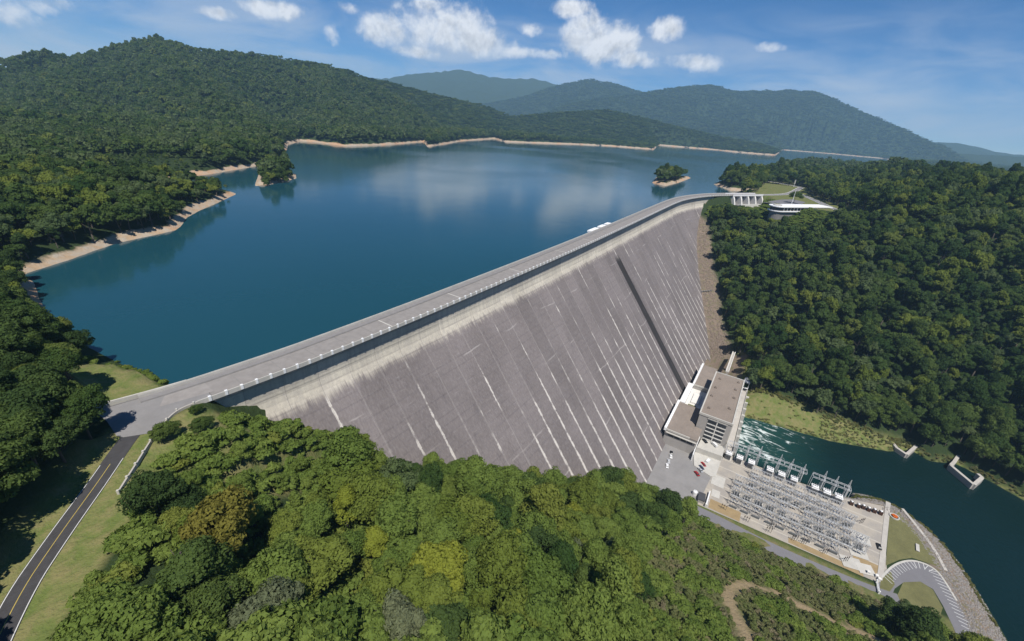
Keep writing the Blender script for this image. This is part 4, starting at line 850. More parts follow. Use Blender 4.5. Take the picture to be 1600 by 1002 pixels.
for i, (px, py) in enumerate([(1130, 796), (1165, 815), (1200, 832), (1206, 826), (1240, 845), (1255, 850), (1288, 865), (1320, 878), (1345, 818)]):
    p = at(px, py, PAD_Z); e = tag(empty('isolator', (p[0], p[1], PAD_Z+.05), .1*i), f'small dark isolator stand, {ORD[i+1]} from the powerhouse along the road side of the switchyard' if i < 8 else 'small dark isolator stand at the lawn side of the switchyard', 'isolator', 'small isolator frames at the yard edge' if i < 8 else None)
    for y in (-1.3, 0, 1.3): MB().bar((0, y, 0), (0, y, 3.2), .11).build('post', M['steel_dark'], e); MB().lathe([(.1, 3.2), (.22, 3.5), (.1, 4.4)], 6, (0, y)).build('insulator', M['brown_porcelain'], e)
    MB().bar((0, -1.8, 3.2), (0, 1.8, 3.2), .12).build('beam', M['steel_dark'], e)

# ------------------------------------------------------------------ garden and gate furniture
p = at(1397, 808, PAD_Z); e = tag(empty('planter', (p[0], p[1], PAD_Z+.1)), 'round stone planter with orange flowers at the corner of the lawn', 'planter')
MB().lathe([(2.7, 0), (2.7, .7), (2.1, .7), (2.0, .4)], 20).build('rim', M['concrete_pale'], e); MB().lathe([(1.95, 0), (1.95, .5)], 16).build('soil', M['soil'], e)
mb = MB()
for k in range(60): a, r = random.uniform(0, 6.28), 1.5*math.sqrt(random.random()); mb.lathe([(.2, .5), (.28, .9+.3*(1.6-r)), (.05, 1.15+.3*(1.6-r))], 5, (r*math.cos(a), r*math.sin(a)))
mb.build('flowers', M['flower'], e)
p = at(1433, 857, PAD_Z); e = tag(empty('stone_bench', (p[0], p[1], PAD_Z+.1), -.12), 'long pale stone bench standing on the lawn', 'bench')
MB().box(-3.1, 3.1, -.8, .8, .45, .75).build('seat', M['concrete_pale'], e); [MB().box(x-.4, x+.4, -.7, .7, 0, .45).build('leg', M['concrete'], e) for x in (-2.4, 0, 2.4)]
p = at(1371, 920, PAD_Z); e = tag(empty('gate', (p[0]-3.4, p[1], PAD_Z+.05), .05), 'white barrier gate across the service road by the switchyard corner', 'gate')
for x in (0, 7.4): MB().box(x-.3, x+.3, -.3, .3, 0, 2.2).build('post', M['white'], e)
for z in (.7, 1.3, 1.9): MB().bar((0, 0, z), (7.4, 0, z), .12).build('rail', M['white'], e)
for i, (px, py) in enumerate([(1356, 896), (1369, 902), (1373, 907)]):
    p = at(px, py, PAD_Z); e = tag(empty('utility_box', (p[0], p[1], PAD_Z+.05)), ['white utility box leftmost of three by the gate', 'white utility box in the middle of three by the gate', 'white utility box nearest the gate'][i], 'box', 'utility boxes by the gate'); MB().box(-.7, .7, -.6, .6, 0, 1.5).build('cabinet', M['white'], e); MB().box(-.8, .8, -.7, .7, 1.5, 1.62).build('lid', M['wall_white'], e)
# outlet works across the river
def outlet(pts, label, hgt, z0):
    P_ = [at(x, y, z0+hgt)[:2] for x, y in pts]; e = tag(empty('outlet_wall', (P_[0][0], P_[0][1], z0)), label, 'wall')
    for a, b in zip(P_[:-1], P_[1:]):
        d = (b-a)/np.hypot(*(b-a)); n = np.array([-d[1], d[0]]); q = [a-n*1.1, b-n*1.1, b+n*1.1, a+n*1.1]
        MB().prism([tuple(v-P_[0]) for v in q], -2, hgt+random.uniform(0, .1)).build('wall_segment', M['concrete'], e)
    return e
outlet([(1500, 709), (1491, 722), (1486, 727), (1522, 757), (1535, 746), (1528, 740)], 'broken zigzag concrete outlet wall at the far river bank', 6.5, -139)
outlet([(1396, 693), (1402, 700), (1417, 710), (1436, 693), (1429, 686)], 'V shaped concrete outlet wall beyond the brown reeds', 5.5, -139)

# stone facing of the river bank below the lawn
mb = MB(); N_ = 4200
edge = np.array([(304, -86), (314, -109), (312, -117), (305, -125), (294, -131), (276, -135.5), (254, -139.5), (232, -143)]); ce = np.r_[0, np.cumsum(np.hypot(*np.diff(edge, axis=0).T))]
for k in range(N_):
    s = random.uniform(0, ce[-1]); d = random.uniform(-7.5, 13); x, y = np.interp(s, ce, edge[:, 0]), np.interp(s, ce, edge[:, 1])
    x2, y2 = np.interp(s+1, ce, edge[:, 0]), np.interp(s+1, ce, edge[:, 1]); tn = math.hypot(x2-x, y2-y) or 1; nx_, ny_ = -(y2-y)/tn, (x2-x)/tn
    if nx_*40+ny_*-60 < 0: nx_, ny_ = -nx_, -ny_
    if s < 24: d = max(d, -1)
    x, y = x+nx_*d, y+ny_*d; z = hz(x, y); r = random.uniform(.3, .8)
    vs = [(x+r*a*random.uniform(.7, 1.2), y+r*b*random.uniform(.7, 1.2), z+r*c*random.uniform(.5, .9)) for a, b, c in ((1, 0, 0), (0, 1, 0), (-1, 0, 0), (0, -1, 0), (0, 0, 1), (0, 0, -1))]
    mb.add(vs, [(0, 1, 4), (1, 2, 4), (2, 3, 4), (3, 0, 4), (1, 0, 5), (2, 1, 5), (3, 2, 5), (0, 3, 5)])
tag(mb.build('riprap', M['stone']), 'grey loose stone facing on the river bank below the lawn', 'stones', kind='stuff')
mb = MB()
for k in range(2600):
    s = random.random()*(len(CONTACT)-1); i = int(s); q = CONTACT[i]+(CONTACT[i+1]-CONTACT[i])*(s-i); x, y = q[0]+random.uniform(-2, 24), q[1]+random.uniform(-16, 2); z = hz(x, y); r = random.uniform(.35, 1.5)
    vs = [(x+r*a*random.uniform(.6, 1.2), y+r*b*random.uniform(.6, 1.2), z+r*c*random.uniform(.4, .9)) for a, b, c in ((1, 0, 0), (0, 1, 0), (-1, 0, 0), (0, -1, 0), (0, 0, 1), (0, 0, -1))]
    mb.add(vs, [(0, 1, 4), (1, 2, 4), (2, 3, 4), (3, 0, 4), (1, 0, 5), (2, 1, 5), (3, 2, 5), (0, 3, 5)])
tag(mb.build('rubble', M['rubble']), 'brown rubble strip along the right edge of the dam face', 'rubble', kind='stuff')
st = tag(empty('stair', (0, 0, 0)), 'rusty flight of steps crossing the rubble beside the dam face', 'stair')
a_, b_ = hit(1093, 457, 300, 800), hit(1111, 455, 300, 800); st.location = tuple(a_)
for i in range(6):
    q = (b_-a_)*(i/5.); MB().box(q[0]-1, q[0]+1, q[1]-.9, q[1]+.9, q[2]+.3, q[2]+1.5).build('step', M['concrete_dark'], st)

# ------------------------------------------------------------------ trees
def leaf_mat(name, lo, hi, extra=None, trans=.22):
    m = bpy.data.materials.new(name); m.use_nodes = True; m.node_tree.nodes.clear(); t = NT(m.node_tree)
    out = t.node('ShaderNodeOutputMaterial'); oi = t.node('ShaderNodeObjectInfo'); geo = t.node('ShaderNodeNewGeometry')
    r = oi.outputs['Random']; nz = t.noise(geo.outputs['Position'], .35, 3., .6)
    big = t.noise(geo.outputs['Position'], .006, 4., .6)
    k = t.math('ADD', t.math('MULTIPLY', r, .75), t.math('MULTIPLY', t.math('SUBTRACT', nz, .4), .6))
    k = t.math('ADD', k, t.math('MULTIPLY', t.math('SUBTRACT', big, .5), 1.2), clamp=True)
    c = t.mix(k, lo, hi)
    if extra:
        r2 = t.math('FRACT', t.math('MULTIPLY', r, 17.31)); c = t.mix(t.math('MULTIPLY', t.ramp01(r2, .90, .96), .75), c, extra)
    d = t.node('ShaderNodeBsdfDiffuse'); tr = t.node('ShaderNodeBsdfTranslucent'); mx = t.node('ShaderNodeMixShader'); mx.inputs[0].default_value = trans
    t.l.new(c, d.inputs[0]); t.l.new(t.mix(.5, c, tuple(min(1, x*1.4) for x in (hi[0], hi[1], hi[2]*.6))), tr.inputs[0]); t.l.new(d.outputs[0], mx.inputs[1]); t.l.new(tr.outputs[0], mx.inputs[2]); t.l.new(mx.outputs[0], out.inputs[0])
    return m
LF = {'forest': leaf_mat('forest_leaves', (.042, .082, .024), (.125, .172, .046), (.17, .20, .05), .34),
      'thicket': leaf_mat('thicket_leaves', (.125, .185, .042), (.215, .275, .066), (.21, .23, .05), .38),
      'yellow': leaf_mat('yellow_green_leaves', (.20, .245, .035), (.28, .30, .05), None, .38),
      'rust': leaf_mat('rusty_leaves', (.16, .155, .032), (.22, .19, .045), None, .3),
      'dark': leaf_mat('dark_leaves', (.036, .064, .022), (.075, .115, .034), None, .25),
      'grey': leaf_mat('dusty_leaves', (.12, .145, .08), (.18, .20, .11), None, .3),
      'lime': leaf_mat('lime_leaves', (.13, .175, .035), (.20, .235, .05), None, .35), 'grey2': leaf_mat('grey_green_leaves', (.085, .125, .05), (.135, .175, .07), None, .3),
      'scrub': leaf_mat('scrub_leaves', (.15, .185, .065), (.24, .24, .115), (.30, .25, .17), .4),
      'reed': leaf_mat('reed_leaves', (.145, .17, .045), (.20, .175, .07), None, .3)}

def leaves(rng, n_clump, n_leaf, size, height_, shape=0):
    """leaf faces on many small clumps spread through a crown of radius 1; z from 0 (crown base) to height_"""
    V = []
    d = rng.normal(size=(n_clump, 3)); d /= np.linalg.norm(d, axis=1)[:, None]; d[:, 2] = np.where(d[:, 2] < -.45, -d[:, 2], d[:, 2])
    rad = .82*rng.uniform(.35, 1, n_clump)**.5
    lob = 1+.22*np.sin(d[:, 0]*3+rng.uniform(0, 6))+.18*np.sin(d[:, 1]*4+rng.uniform(0, 6))
    C = d*rad[:, None]*lob[:, None]
    zc = (C[:, 2]*.5+.5)
    if shape == 1: C[:, :2] *= (1.15-.85*zc)[:, None]          # conical
    if shape == 2: C[:, :2] *= (.75+.4*zc)[:, None]            # spreading
    C[:, 2] = zc*height_*.86+.06*height_
    R = rng.uniform(.20, .40, n_clump)*(1.25 if n_clump < 20 else 1.)
    k = rng.integers(0, n_clump, n_clump*n_leaf); q = rng.normal(size=(len(k), 3)); q /= np.linalg.norm(q, axis=1)[:, None]; q[:, 2] = np.where(q[:, 2] < -.3, -q[:, 2], q[:, 2])
    p = C[k]+q*R[k][:, None]*np.array([1, 1, .8])*rng.uniform(.75, 1.05, len(k))[:, None]
    nrm = q+rng.normal(size=q.shape)*.42; nrm /= np.linalg.norm(nrm, axis=1)[:, None]
    a = np.cross(nrm, rng.normal(size=q.shape)); a /= np.linalg.norm(a, axis=1)[:, None]; b = np.cross(nrm, a)
    s = size*rng.uniform(.6, 1.25, len(k))[:, None]
    fold = nrm*s*.25
    return np.stack([p-a*s, p-b*s*.6-fold, p+a*s, p+b*s*.6-fold], 1)      # one bent diamond each
def quads_mesh(name, Q, mat, trunk=None):
    n = len(Q); tv, tf = ([], []) if trunk is None else (trunk.v, trunk.f)
    me = bpy.data.meshes.new(name); nv = n*4+len(tv)
    me.vertices.add(nv); me.vertices.foreach_set('co', np.concatenate([Q.reshape(-1, 3), np.array(tv).reshape(-1, 3)]).astype(np.float32).ravel())
    idx = list(range(n*4)); ls = list(range(0, n*4, 4)); c = n*4
    for f in tf: ls.append(c); idx += [n*4+i for i in f]; c += len(f)
    me.loops.add(len(idx)); me.loops.foreach_set('vertex_index', idx); me.polygons.add(len(ls)); me.polygons.foreach_set('loop_start', ls)
    me.materials.append(mat)
    if tf: me.materials.append(M['bark']); me.polygons.foreach_set('material_index', [0]*n+[1]*len(tf))
    me.update(calc_edges=True); me.validate(); return me
def trunk_mb(rng, base, top, r, limbs=6):
    mb = MB(); bend = rng.uniform(-.06, .06, 2); P_ = [(0, 0, base), (bend[0], bend[1], (base+top)/2), (bend[0]*1.4, bend[1]*1.4, top)]
    mb.bar(P_[0], P_[1], r, r*.72, 6); mb.bar(P_[1], P_[2], r*.72, r*.3, 6)
    for i in range(limbs):
        a = 6.28*i/limbs+rng.uniform(-.4, .4); z = base+(top-base)*rng.uniform(.45, .85); l = rng.uniform(.35, .7)
        mb.bar((bend[0], bend[1], z), (bend[0]+l*math.cos(a), bend[1]+l*math.sin(a), z+l*rng.uniform(.5, .9)), r*.38, r*.12, 4)
    return mb
rg_ = np.random.default_rng(5)
# crown radius 1; crown base at z = 0
HI = []
for i in range(9):
    sh = (0, 0, 2, 1, 0, 2, 0, 1, 0)[i]; h = (1.7, 2.0, 1.5, 2.6, 1.8, 1.6, 2.2, 2.4, 1.7)[i]
    HI.append((quads_mesh('crown', leaves(rg_, 70, 150, .060, h, sh), LF['thicket']), trunk_mb(rg_, -1.4, h*.72, .07).mesh('trunk', M['bark']), h))
MID = [quads_mesh('tree_mid', leaves(rg_, 34, 80, .105, h, s) , LF['forest'], trunk_mb(rg_, -1.2, h*.7, .07, 4)) for h, s in ((1.7, 0), (2.1, 0), (1.6, 2), (2.6, 1), (1.9, 0), (2.0, 2), (1.8, 0))]
THK = [quads_mesh('tree_thicket', leaves(rg_, 42, 105, .085, h, s), LF['thicket'], trunk_mb(rg_, -1.2, h*.7, .07, 4)) for h, s in ((1.6, 0), (2.0, 0), (1.5, 2), (2.2, 1))]
LOW = [quads_mesh('tree_far', leaves(rg_, 13, 20, .26, h, s), LF['forest']) for h, s in ((1.7, 0), (2.0, 0), (1.5, 2), (2.3, 1))]
GROVE = []
for i in range(3):
    Q = []
    for j in range(9): q = leaves(rg_, 6, 8, .34, 1.6, 0); q = q*rg_.uniform(.28, .44); q[..., 0] += rg_.uniform(-.9, .9); q[..., 1] += rg_.uniform(-.9, .9); q[..., 2] += rg_.uniform(-.1, .1); Q.append(q)
    GROVE.append(quads_mesh('grove', np.concatenate(Q), LF['forest']))
BUSH = [quads_mesh('bush', leaves(rg_, 12, 30, .20, h, 0), LF['scrub']) for h in (1.1, 1.4, .9)]
BUSHG = [quads_mesh('green_bush', leaves(rg_, 12, 34, .20, h, 0), LF['thicket']) for h in (1.0, 1.3)]
REED = [quads_mesh('reed', leaves(rg_, 14, 30, .15, .9, 0), LF['reed']) for _ in range(2)]
protoC = bpy.data.collections.new('prototypes'); PROTO = {}
def proto(key, meshes):
    for i, me in enumerate(meshes):
        o = bpy.data.objects.new(f'{len(PROTO):02d}_{key}', me); protoC.objects.link(o); PROTO[(key, i)] = len(PROTO)
for me_, k_ in ((MID[2], 'grey2'), (MID[3], 'dark'), (MID[5], 'lime'), (LOW[2], 'dark'), (LOW[3], 'grey2'), (GROVE[1], 'dark')): me_.materials[0] = LF[k_]
proto('mid', MID); proto('thk', THK); proto('low', LOW); proto('grove', GROVE); proto('bush', BUSH); proto('bushg', BUSHG); proto('reed', REED)

def scatter(name, P, S, I, label, cat):
    """one object: prototypes set out on points by geometry nodes"""
    me = bpy.data.meshes.new(name); me.vertices.add(len(P)); me.vertices.foreach_set('co', np.asarray(P, np.float32).ravel()); me.update()
    n = len(P); rot = np.zeros((n, 3), np.float32); rot[:, 2] = RNG.uniform(0, 6.28, n); rot[:, :2] = RNG.normal(0, .06, (n, 2))
    me.attributes.new('rot', 'FLOAT_VECTOR', 'POINT').data.foreach_set('vector', rot.ravel())
    me.attributes.new('scl', 'FLOAT_VECTOR', 'POINT').data.foreach_set('vector', np.asarray(S, np.float32).ravel())
    me.attributes.new('idx', 'INT', 'POINT').data.foreach_set('value', np.asarray(I, np.int32))
    o = obj(name, me); ng = bpy.data.node_groups.new(name+'_scatter', 'GeometryNodeTree')
    ng.interface.new_socket('Geometry', in_out='INPUT', socket_type='NodeSocketGeometry'); ng.interface.new_socket('Geometry', in_out='OUTPUT', socket_type='NodeSocketGeometry')
    gi, go = ng.nodes.new('NodeGroupInput'), ng.nodes.new('NodeGroupOutput'); ci = ng.nodes.new('GeometryNodeCollectionInfo'); ci.inputs['Collection'].default_value = protoC; ci.inputs['Separate Children'].default_value = True; ci.inputs['Reset Children'].default_value = True
    ip = ng.nodes.new('GeometryNodeInstanceOnPoints'); ip.inputs['Pick Instance'].default_value = True
    def na(nm, ty): x = ng.nodes.new('GeometryNodeInputNamedAttribute'); x.data_type = ty; x.inputs[0].default_value = nm; return x.outputs[0]
    ng.links.new(gi.outputs[0], ip.inputs['Points']); ng.links.new(ci.outputs[0], ip.inputs['Instance']); ng.links.new(na('idx', 'INT'), ip.inputs['Instance Index'])
    ng.links.new(na('rot', 'FLOAT_VECTOR'), ip.inputs['Rotation']); ng.links.new(na('scl', 'FLOAT_VECTOR'), ip.inputs['Scale']); ng.links.new(ip.outputs[0], go.inputs[0])
    md = o.modifiers.new('scatter', 'NODES'); md.node_group = ng
    return tag(o, label, cat, kind='stuff')

# where the photograph shows no tree
NOTREE = [GRASS_L, SCRUB, [(1085, 300), (1210, 296), (1250, 300), (1330, 330), (1300, 345), (1215, 330), (1180, 318), (1120, 318)],
          [(1190, 262), (1225, 280), (1262, 290), (1270, 300), (1330, 330), (1200, 305)]]
def tree_ok(X, Y, Z):
    px, py, k = proj(np.stack([X, Y, Z], -1)); ok = np.ones(X.shape, bool)
    ok &= ~inside(px, py, GRASS_L) | (Y < 20) | (X > 80); ok &= ~(inside(px, py, SCRUB) & (X < 240))
    ok &= ~((X > 205) & (X < 345)) | (Y > 130) | (Y < -160)
    ok &= ~((np.abs(Y-crest_y(X)) < np.where(X > 640, 9, 22)) & (X > 20.5) & (X < 830) & ~((X < 24) & (Y > 143)))
    ok &= seg_dist(X, Y, ROAD_L)[0] > 5.2
    ok &= (sdf(X, Y, RIVER) > np.interp(Y, [-150, -128, -100, -60, -12], [3, 6, 14, 22, 27])+3*fbm(X/20, Y/20, 2, 3)) | (X < 240)
    dl = np.maximum(np.maximum(sdf(X, Y, LAKE), -sdf(X, Y, ISLE_L)), -sdf(X, Y, ISLE_R)); up = (Y > crest_y(X)) | (X > 830)
    bh = 2.8+np.minimum(np.hypot(X, Y), 3200)*.0011
    ok &= ~up | ((dl > 4) & (Z > LAKE_Z+bh*.85))
    ok &= ~((sdf(X, Y, [(24, 142), (44, 137), (46, 150), (42, 165), (38, 180), (31, 182), (26, 172)])) < 1.5)
    # the dam face and the rubble beside it
    cy = crest_y(X); zc = np.minimum(Z, 0); ok &= ~((X > 44) & (X < 715) & (Y < cy+14) & (Y > cy-3-.79*np.maximum(-zc-14, 0)))
    ok &= seg_dist(X, Y, CONTACT+np.array([9, -3]))[0] > 17
    for r in VISITOR_ROADS: ok &= seg_dist(X, Y, r)[0] > 12
    ok &= (sdf(X, Y, [(672, 22), (722, 36), (795, 28), (840, -5), (800, -78), (762, -74), (676, -8)]) > 3) & ~((X > 700) & (X < 1100) & (Y > -26) & (Y < 50) & (X < 1060))
    ok &= ~((X > 370) & (X < 462) & (Y > -8) & (Y < 48))
    return ok
TOPLINE_L = np.array([(0, 430), (150, 560), (165, 640), (190, 660), (300, 668), (420, 690), (500, 688), (545, 668), (600, 692), (640, 705), (700, 712), (760, 716), (820, 728), (870, 698), (900, 728), (930, 735), (960, 692), (1000, 712), (1040, 708), (1075, 765), (1095, 810), (1100, 840)], float)
TOPLINE_R = np.array([(1085, 345), (1098, 330), (1130, 322), (1180, 326), (1212, 340), (1250, 352), (1290, 345), (1312, 330), (1330, 262), (1700, 262)], float)
def jitter(x0, x1, y0, y1, sp):
    gx_, gy_ = np.meshgrid(np.arange(x0, x1, sp), np.arange(y0, y1, sp*.87)); gx_[1::2] += sp/2
    return (gx_+RNG.uniform(-.36, .36, gx_.shape)*sp).ravel(), (gy_+RNG.uniform(-.36, .36, gx_.shape)*sp).ravel()
def fit_top(X, Y, Z, R, Hf, line):
    """shorten trees so that their tops stay under an outline seen from the camera"""
    px, py, k = proj(np.stack([X, Y, Z+R*Hf], -1)); lim = np.interp(px, line[:, 0], line[:, 1]); px0, py0, _ = proj(np.stack([X, Y, Z], -1))
    f = np.clip((py0-lim)/np.maximum(py0-py, 1e-3), 0, 1); return f
TREES = []   # x, y, z, radius, zscale, kind ('thk'/'mid'), zone
# foreground hillside below the left road
X, Y = jitter(-70, 228, -130, 122, 8.6); Z = heightmap_at(X, Y); px, py, k = proj(np.stack([X, Y, Z], -1))
ok = tree_ok(X, Y, Z) & (k > 20) & (px > -120) & (px < 1700) & (py < 1180) & ((X > xr(Y)+3) | (Y < 60))
X, Y, Z, px, py = X[ok], Y[ok], Z[ok], px[ok], py[ok]
vine = inside(px, py, [(260, 660), (350, 655), (500, 690), (520, 760), (480, 820), (400, 790), (300, 790), (250, 730)])
NOCOVER = [(-400, 1300), (-400, 700), (60, 820), (120, 740), (165, 690), (200, 655), (300, 625), (345, 640), (352, 662), (300, 672), (268, 712), (246, 770), (190, 840), (128, 925), (95, 1002), (60, 1300)]
R = np.where(vine, RNG.uniform(1.7, 3.0, len(X)), 4.0+4.2*RNG.random(len(X))**1.4)
TOPLINE_F = np.array([(0, 900), (120, 930), (190, 850), (235, 770), (262, 800), (300, 785), (380, 785), (420, 800), (480, 800), (515, 720), (530, 680), (545, 668), (600, 692), (640, 705), (700, 712), (760, 716), (820, 728), (870, 698), (900, 728), (930, 735), (960, 692), (1000, 712), (1040, 708), (1075, 765), (1095, 810), (1100, 840)], float)
f = np.where(vine, fit_top(X, Y, Z, R, 2.6, TOPLINE_L), fit_top(X, Y, Z, R, 2.6, TOPLINE_F)); R = R*np.clip(f, .0, 1)
for _ in range(4):
    bad = np.zeros(len(X), bool)
    for hh_, ww in ((2.4, 0), (1.6, -1.), (1.6, 1.), (.6, -.9)):
        qx, qy, _k = proj(np.stack([X, Y, Z+R*hh_], -1)); bad |= inside(qx+ww*R*675/_k, qy, NOCOVER)
    bad &= (X < 110) & (Y > 10); R = np.where(bad, R*.72, R)
R = np.where(bad & (R > 2.2), 0, R)
for i in np.nonzero(R > 1.5)[0]: TREES.append((X[i], Y[i], Z[i], R[i], random.uniform(.85, 1.3) if f[i] > .97 else .95, 'thk', 'vine' if vine[i] else 'fore'))
# dark trees left of the road and along the near left shore
X, Y = jitter(-120, 60, 20, 330, 6.4); Z = heightmap_at(X, Y); px, py, k = proj(np.stack([X, Y, Z], -1))
ok = tree_ok(X, Y, Z) & (k > 20) & (px > -260) & (px < 420) & (X < np.where(Y > 184, 60, np.where(Y > 130, 27, xr(Y)-3.5)))
X, Y, Z = X[ok], Y[ok], Z[ok]; R = np.where(Y < 128, RNG.uniform(4.6, 7.0, len(X)), RNG.uniform(3.6, 6.2, len(X)))
TOPLINE_LL = np.array([(-400, 425), (0, 428), (20, 445), (45, 480), (100, 512), (150, 545), (163, 580), (168, 640), (175, 655), (420, 660)], float)
R = R*np.where(Y < 262, fit_top(X, Y, Z, R, 2.7, TOPLINE_LL), 1.); q = R > 2.; X, Y, Z, R = X[q], Y[q], Z[q], R[q]
for i in range(len(X)): TREES.append((X[i], Y[i], Z[i], R[i], 1.1, 'mid', 'left'))
# wooded right bank
X, Y = jitter(385, 1250, -420, 130, 9.0); Z = heightmap_at(X, Y); px, py, k = proj(np.stack([X, Y, Z], -1))
ok = tree_ok(X, Y, Z) & (k > 20) & (px < 1720) & (X > 345)
X, Y, Z, px = X[ok], Y[ok], Z[ok], px[ok]; R = 3.8+5.6*RNG.random(len(X))**1.5; nearv = X < 790
TOPLINE_RR = np.array([(1100, 250), (1190, 250), (1260, 257), (1330, 263), (1440, 268), (1480, 263), (1520, 259), (1560, 270), (1700, 278)], float)
ff = np.where((X > 790), fit_top(X, Y, Z, R, 2.8, TOPLINE_RR), 1.); R = R*np.where(ff > .25, ff, 0)
f = np.where(nearv & (px < 1312), fit_top(X, Y, Z, R, 2.8, TOPLINE_R), 1.); R2 = np.where(f < 1, np.maximum(R*f, 3.4), R); zs_ = 1.12*np.maximum(R*f/R2, .35)
for i in np.nonzero((f > .06) & (R > 1.2))[0]: TREES.append((X[i], Y[i], Z[i], R2[i], zs_[i]*(random.uniform(.8, 1.45) if f[i] >= 1 else 1.), 'mid', 'right'))
# size in the picture decides which stand as single trees
T = np.array([t_[:4] for t_ in TREES]); _, _, dep = proj(T[:, :3]+np.array([0, 0, 6])); pxs, pys, _ = proj(T[:, :3]+np.array([0, 0, 5.]))
vis = (pxs > -30) & (pxs < 1630) & (pys < 1035) & (dep > 20); size = np.where(vis, T[:, 3]/dep, 0)
order = np.argsort(-size); SINGLE = set(order[:265].tolist()); GONE = set()
special = {}
SPECIAL = [((345, 838), 6.6, 'rust', 'rusty yellow-brown round tree in the foreground thicket'), ((322, 836), 4.6, 'lime', 'yellow-green tree on the left flank of the rusty tree'), ((692, 905), 7.0, 'yellow', 'large bright yellow-green tree in the middle of the foreground'), ((540, 815), 4.6, 'yellow', 'yellow-green tree left of the large bright yellow one'), ((582, 870), 4.4, 'yellow', 'slim pale yellow tree between two others left of the bright yellow one'), ((712, 822), 5.2, 'yellow', 'yellowish tree just above the large bright yellow one'), ((893, 818), 4.6, 'yellow', 'bright lime tree right of the foreground centre'), ((805, 862), 4.2, 'yellow', 'slim lime-tinted tree right of the large bright yellow one'), ((895, 885), 4.2, 'grey', 'pale silvery tree right of the foreground centre'), ((410, 985), 6.2, 'grey', 'dusty grey-green tree at the bottom left of the foreground'), ((620, 1000), 5.4, 'grey', 'hazy grey-green tree at the bottom centre'), ((958, 738), 6.4, 'dark', 'tall dark tree overlapping the foot of the dam face'), ((1050, 800), 8.4, 'dark', 'dark rounded tree at the edge of the powerhouse apron'), ((985, 800), 8., 'dark', 'broad dark tree left of the dark rounded one by the apron'), ((545, 730), 8.2, 'thicket', 'tall light green tree standing before the left part of the dam face'), ((238, 772), 4.6, 'dark', 'dark tree on the grass slope beside the left road'), ((288, 800), 3.4, 'dark', 'small dark tree left of the rusty tree'), ((868, 760), 6.6, 'thicket', 'pointed light green tree before the middle of the dam face'), ((1440, 990), 8., 'dark', 'dark tree inside the bend of the car park'), ((1400, 975), 6., 'dark', 'dark tree left of the car park bend')]
for (q, r, mk, lab) in SPECIAL:
    b_ = hit(*q, 40, 400); q0 = (q[0], q[1]-12)
    for _ in range(4):
        cx_, cy_, _k = proj(b_+np.array([0, 0, 1.7*r])); bx_, by_, _k = proj(b_); b_ = hit(q0[0]+(bx_-cx_), q0[1]+(by_-cy_), 40, 400)
    d2 = np.hypot(T[:, 0]-b_[0], T[:, 1]-b_[1]) < r*1.0
    for i in np.nonzero(d2)[0]: SINGLE.discard(int(i)); GONE.add(int(i))
    TREES.append((b_[0], b_[1], b_[2]+(2. if mk in ('yellow', 'rust', 'grey') else 0), r, 1.12, 'thk', 'fore')); special[len(TREES)-1] = (mk, lab); SINGLE.add(len(TREES)-1)
ZONES = [('beside the left road', 0, 260, 600, 1100), ('below the vines and beside the rusty tree', 260, 470, 640, 900), ('before the left part of the dam face', 470, 680, 640, 800), ('before the middle of the dam face', 680, 880, 640, 800), ('before the right part of the dam face', 880, 1110, 640, 800), ('left of the large bright yellow tree', 470, 640, 800, 930), ('beside the large bright yellow tree', 640, 760, 800, 930), ('right of the large bright yellow tree', 760, 900, 800, 930), ('next to the brown scrub slope', 900, 1110, 800, 960), ('at the bottom edge, left of the dusty tree', 0, 400, 880, 1100), ('at the bottom edge between the dusty and hazy trees', 400, 620, 900, 1100), ('at the bottom edge right of the hazy tree', 620, 820, 900, 1100), ('at the bottom edge near the scrub slope', 820, 1110, 900, 1100), ('beyond the scrub slope by the car park', 1110, 1700, 800, 1100)]
def tree_label(i, zone, v):
    look = ['leafy green', 'full green', 'spreading green', 'pointed green', 'rounded green', 'flat-topped green', 'tall green', 'narrow pointed green', 'plain green'][v]
    if zone == 'vine': return f'{look} vine-draped tree beside the left end of the dam', 'vine-draped trees by the left abutment'
    px, py, _ = proj(np.array(TREES[i][:3])+np.array([0, 0, 6.]))
    if zone == 'left':
        nm = 'at the water edge of the left wood' if TREES[i][1] > 195 else ('beside the junction in the left wood' if TREES[i][1] > 140 else 'in the shady wood left of the road'); nm += ' near the frame edge' if px < 60 else ''
        return f'{look} tree {nm}', 'trees '+nm
    if zone == 'right':
        nm = 'closest to the powerhouse' if px < 1260 else ('above the reed bank' if px < 1400 else ('behind the V shaped outlet wall' if px < 1480 else ('behind the zigzag outlet wall' if px < 1550 else 'at the right edge of the picture')))
        return f'{look} tree on the far river bank {nm}', 'trees on the far river bank '+nm
    for nm, a, b, c, d in ZONES:
        if a <= px < b and c <= py < d: return f'{look} tree {nm}', 'trees of the foreground thicket '+nm
    return f'{look} tree in the foreground thicket', 'trees of the foreground thicket'
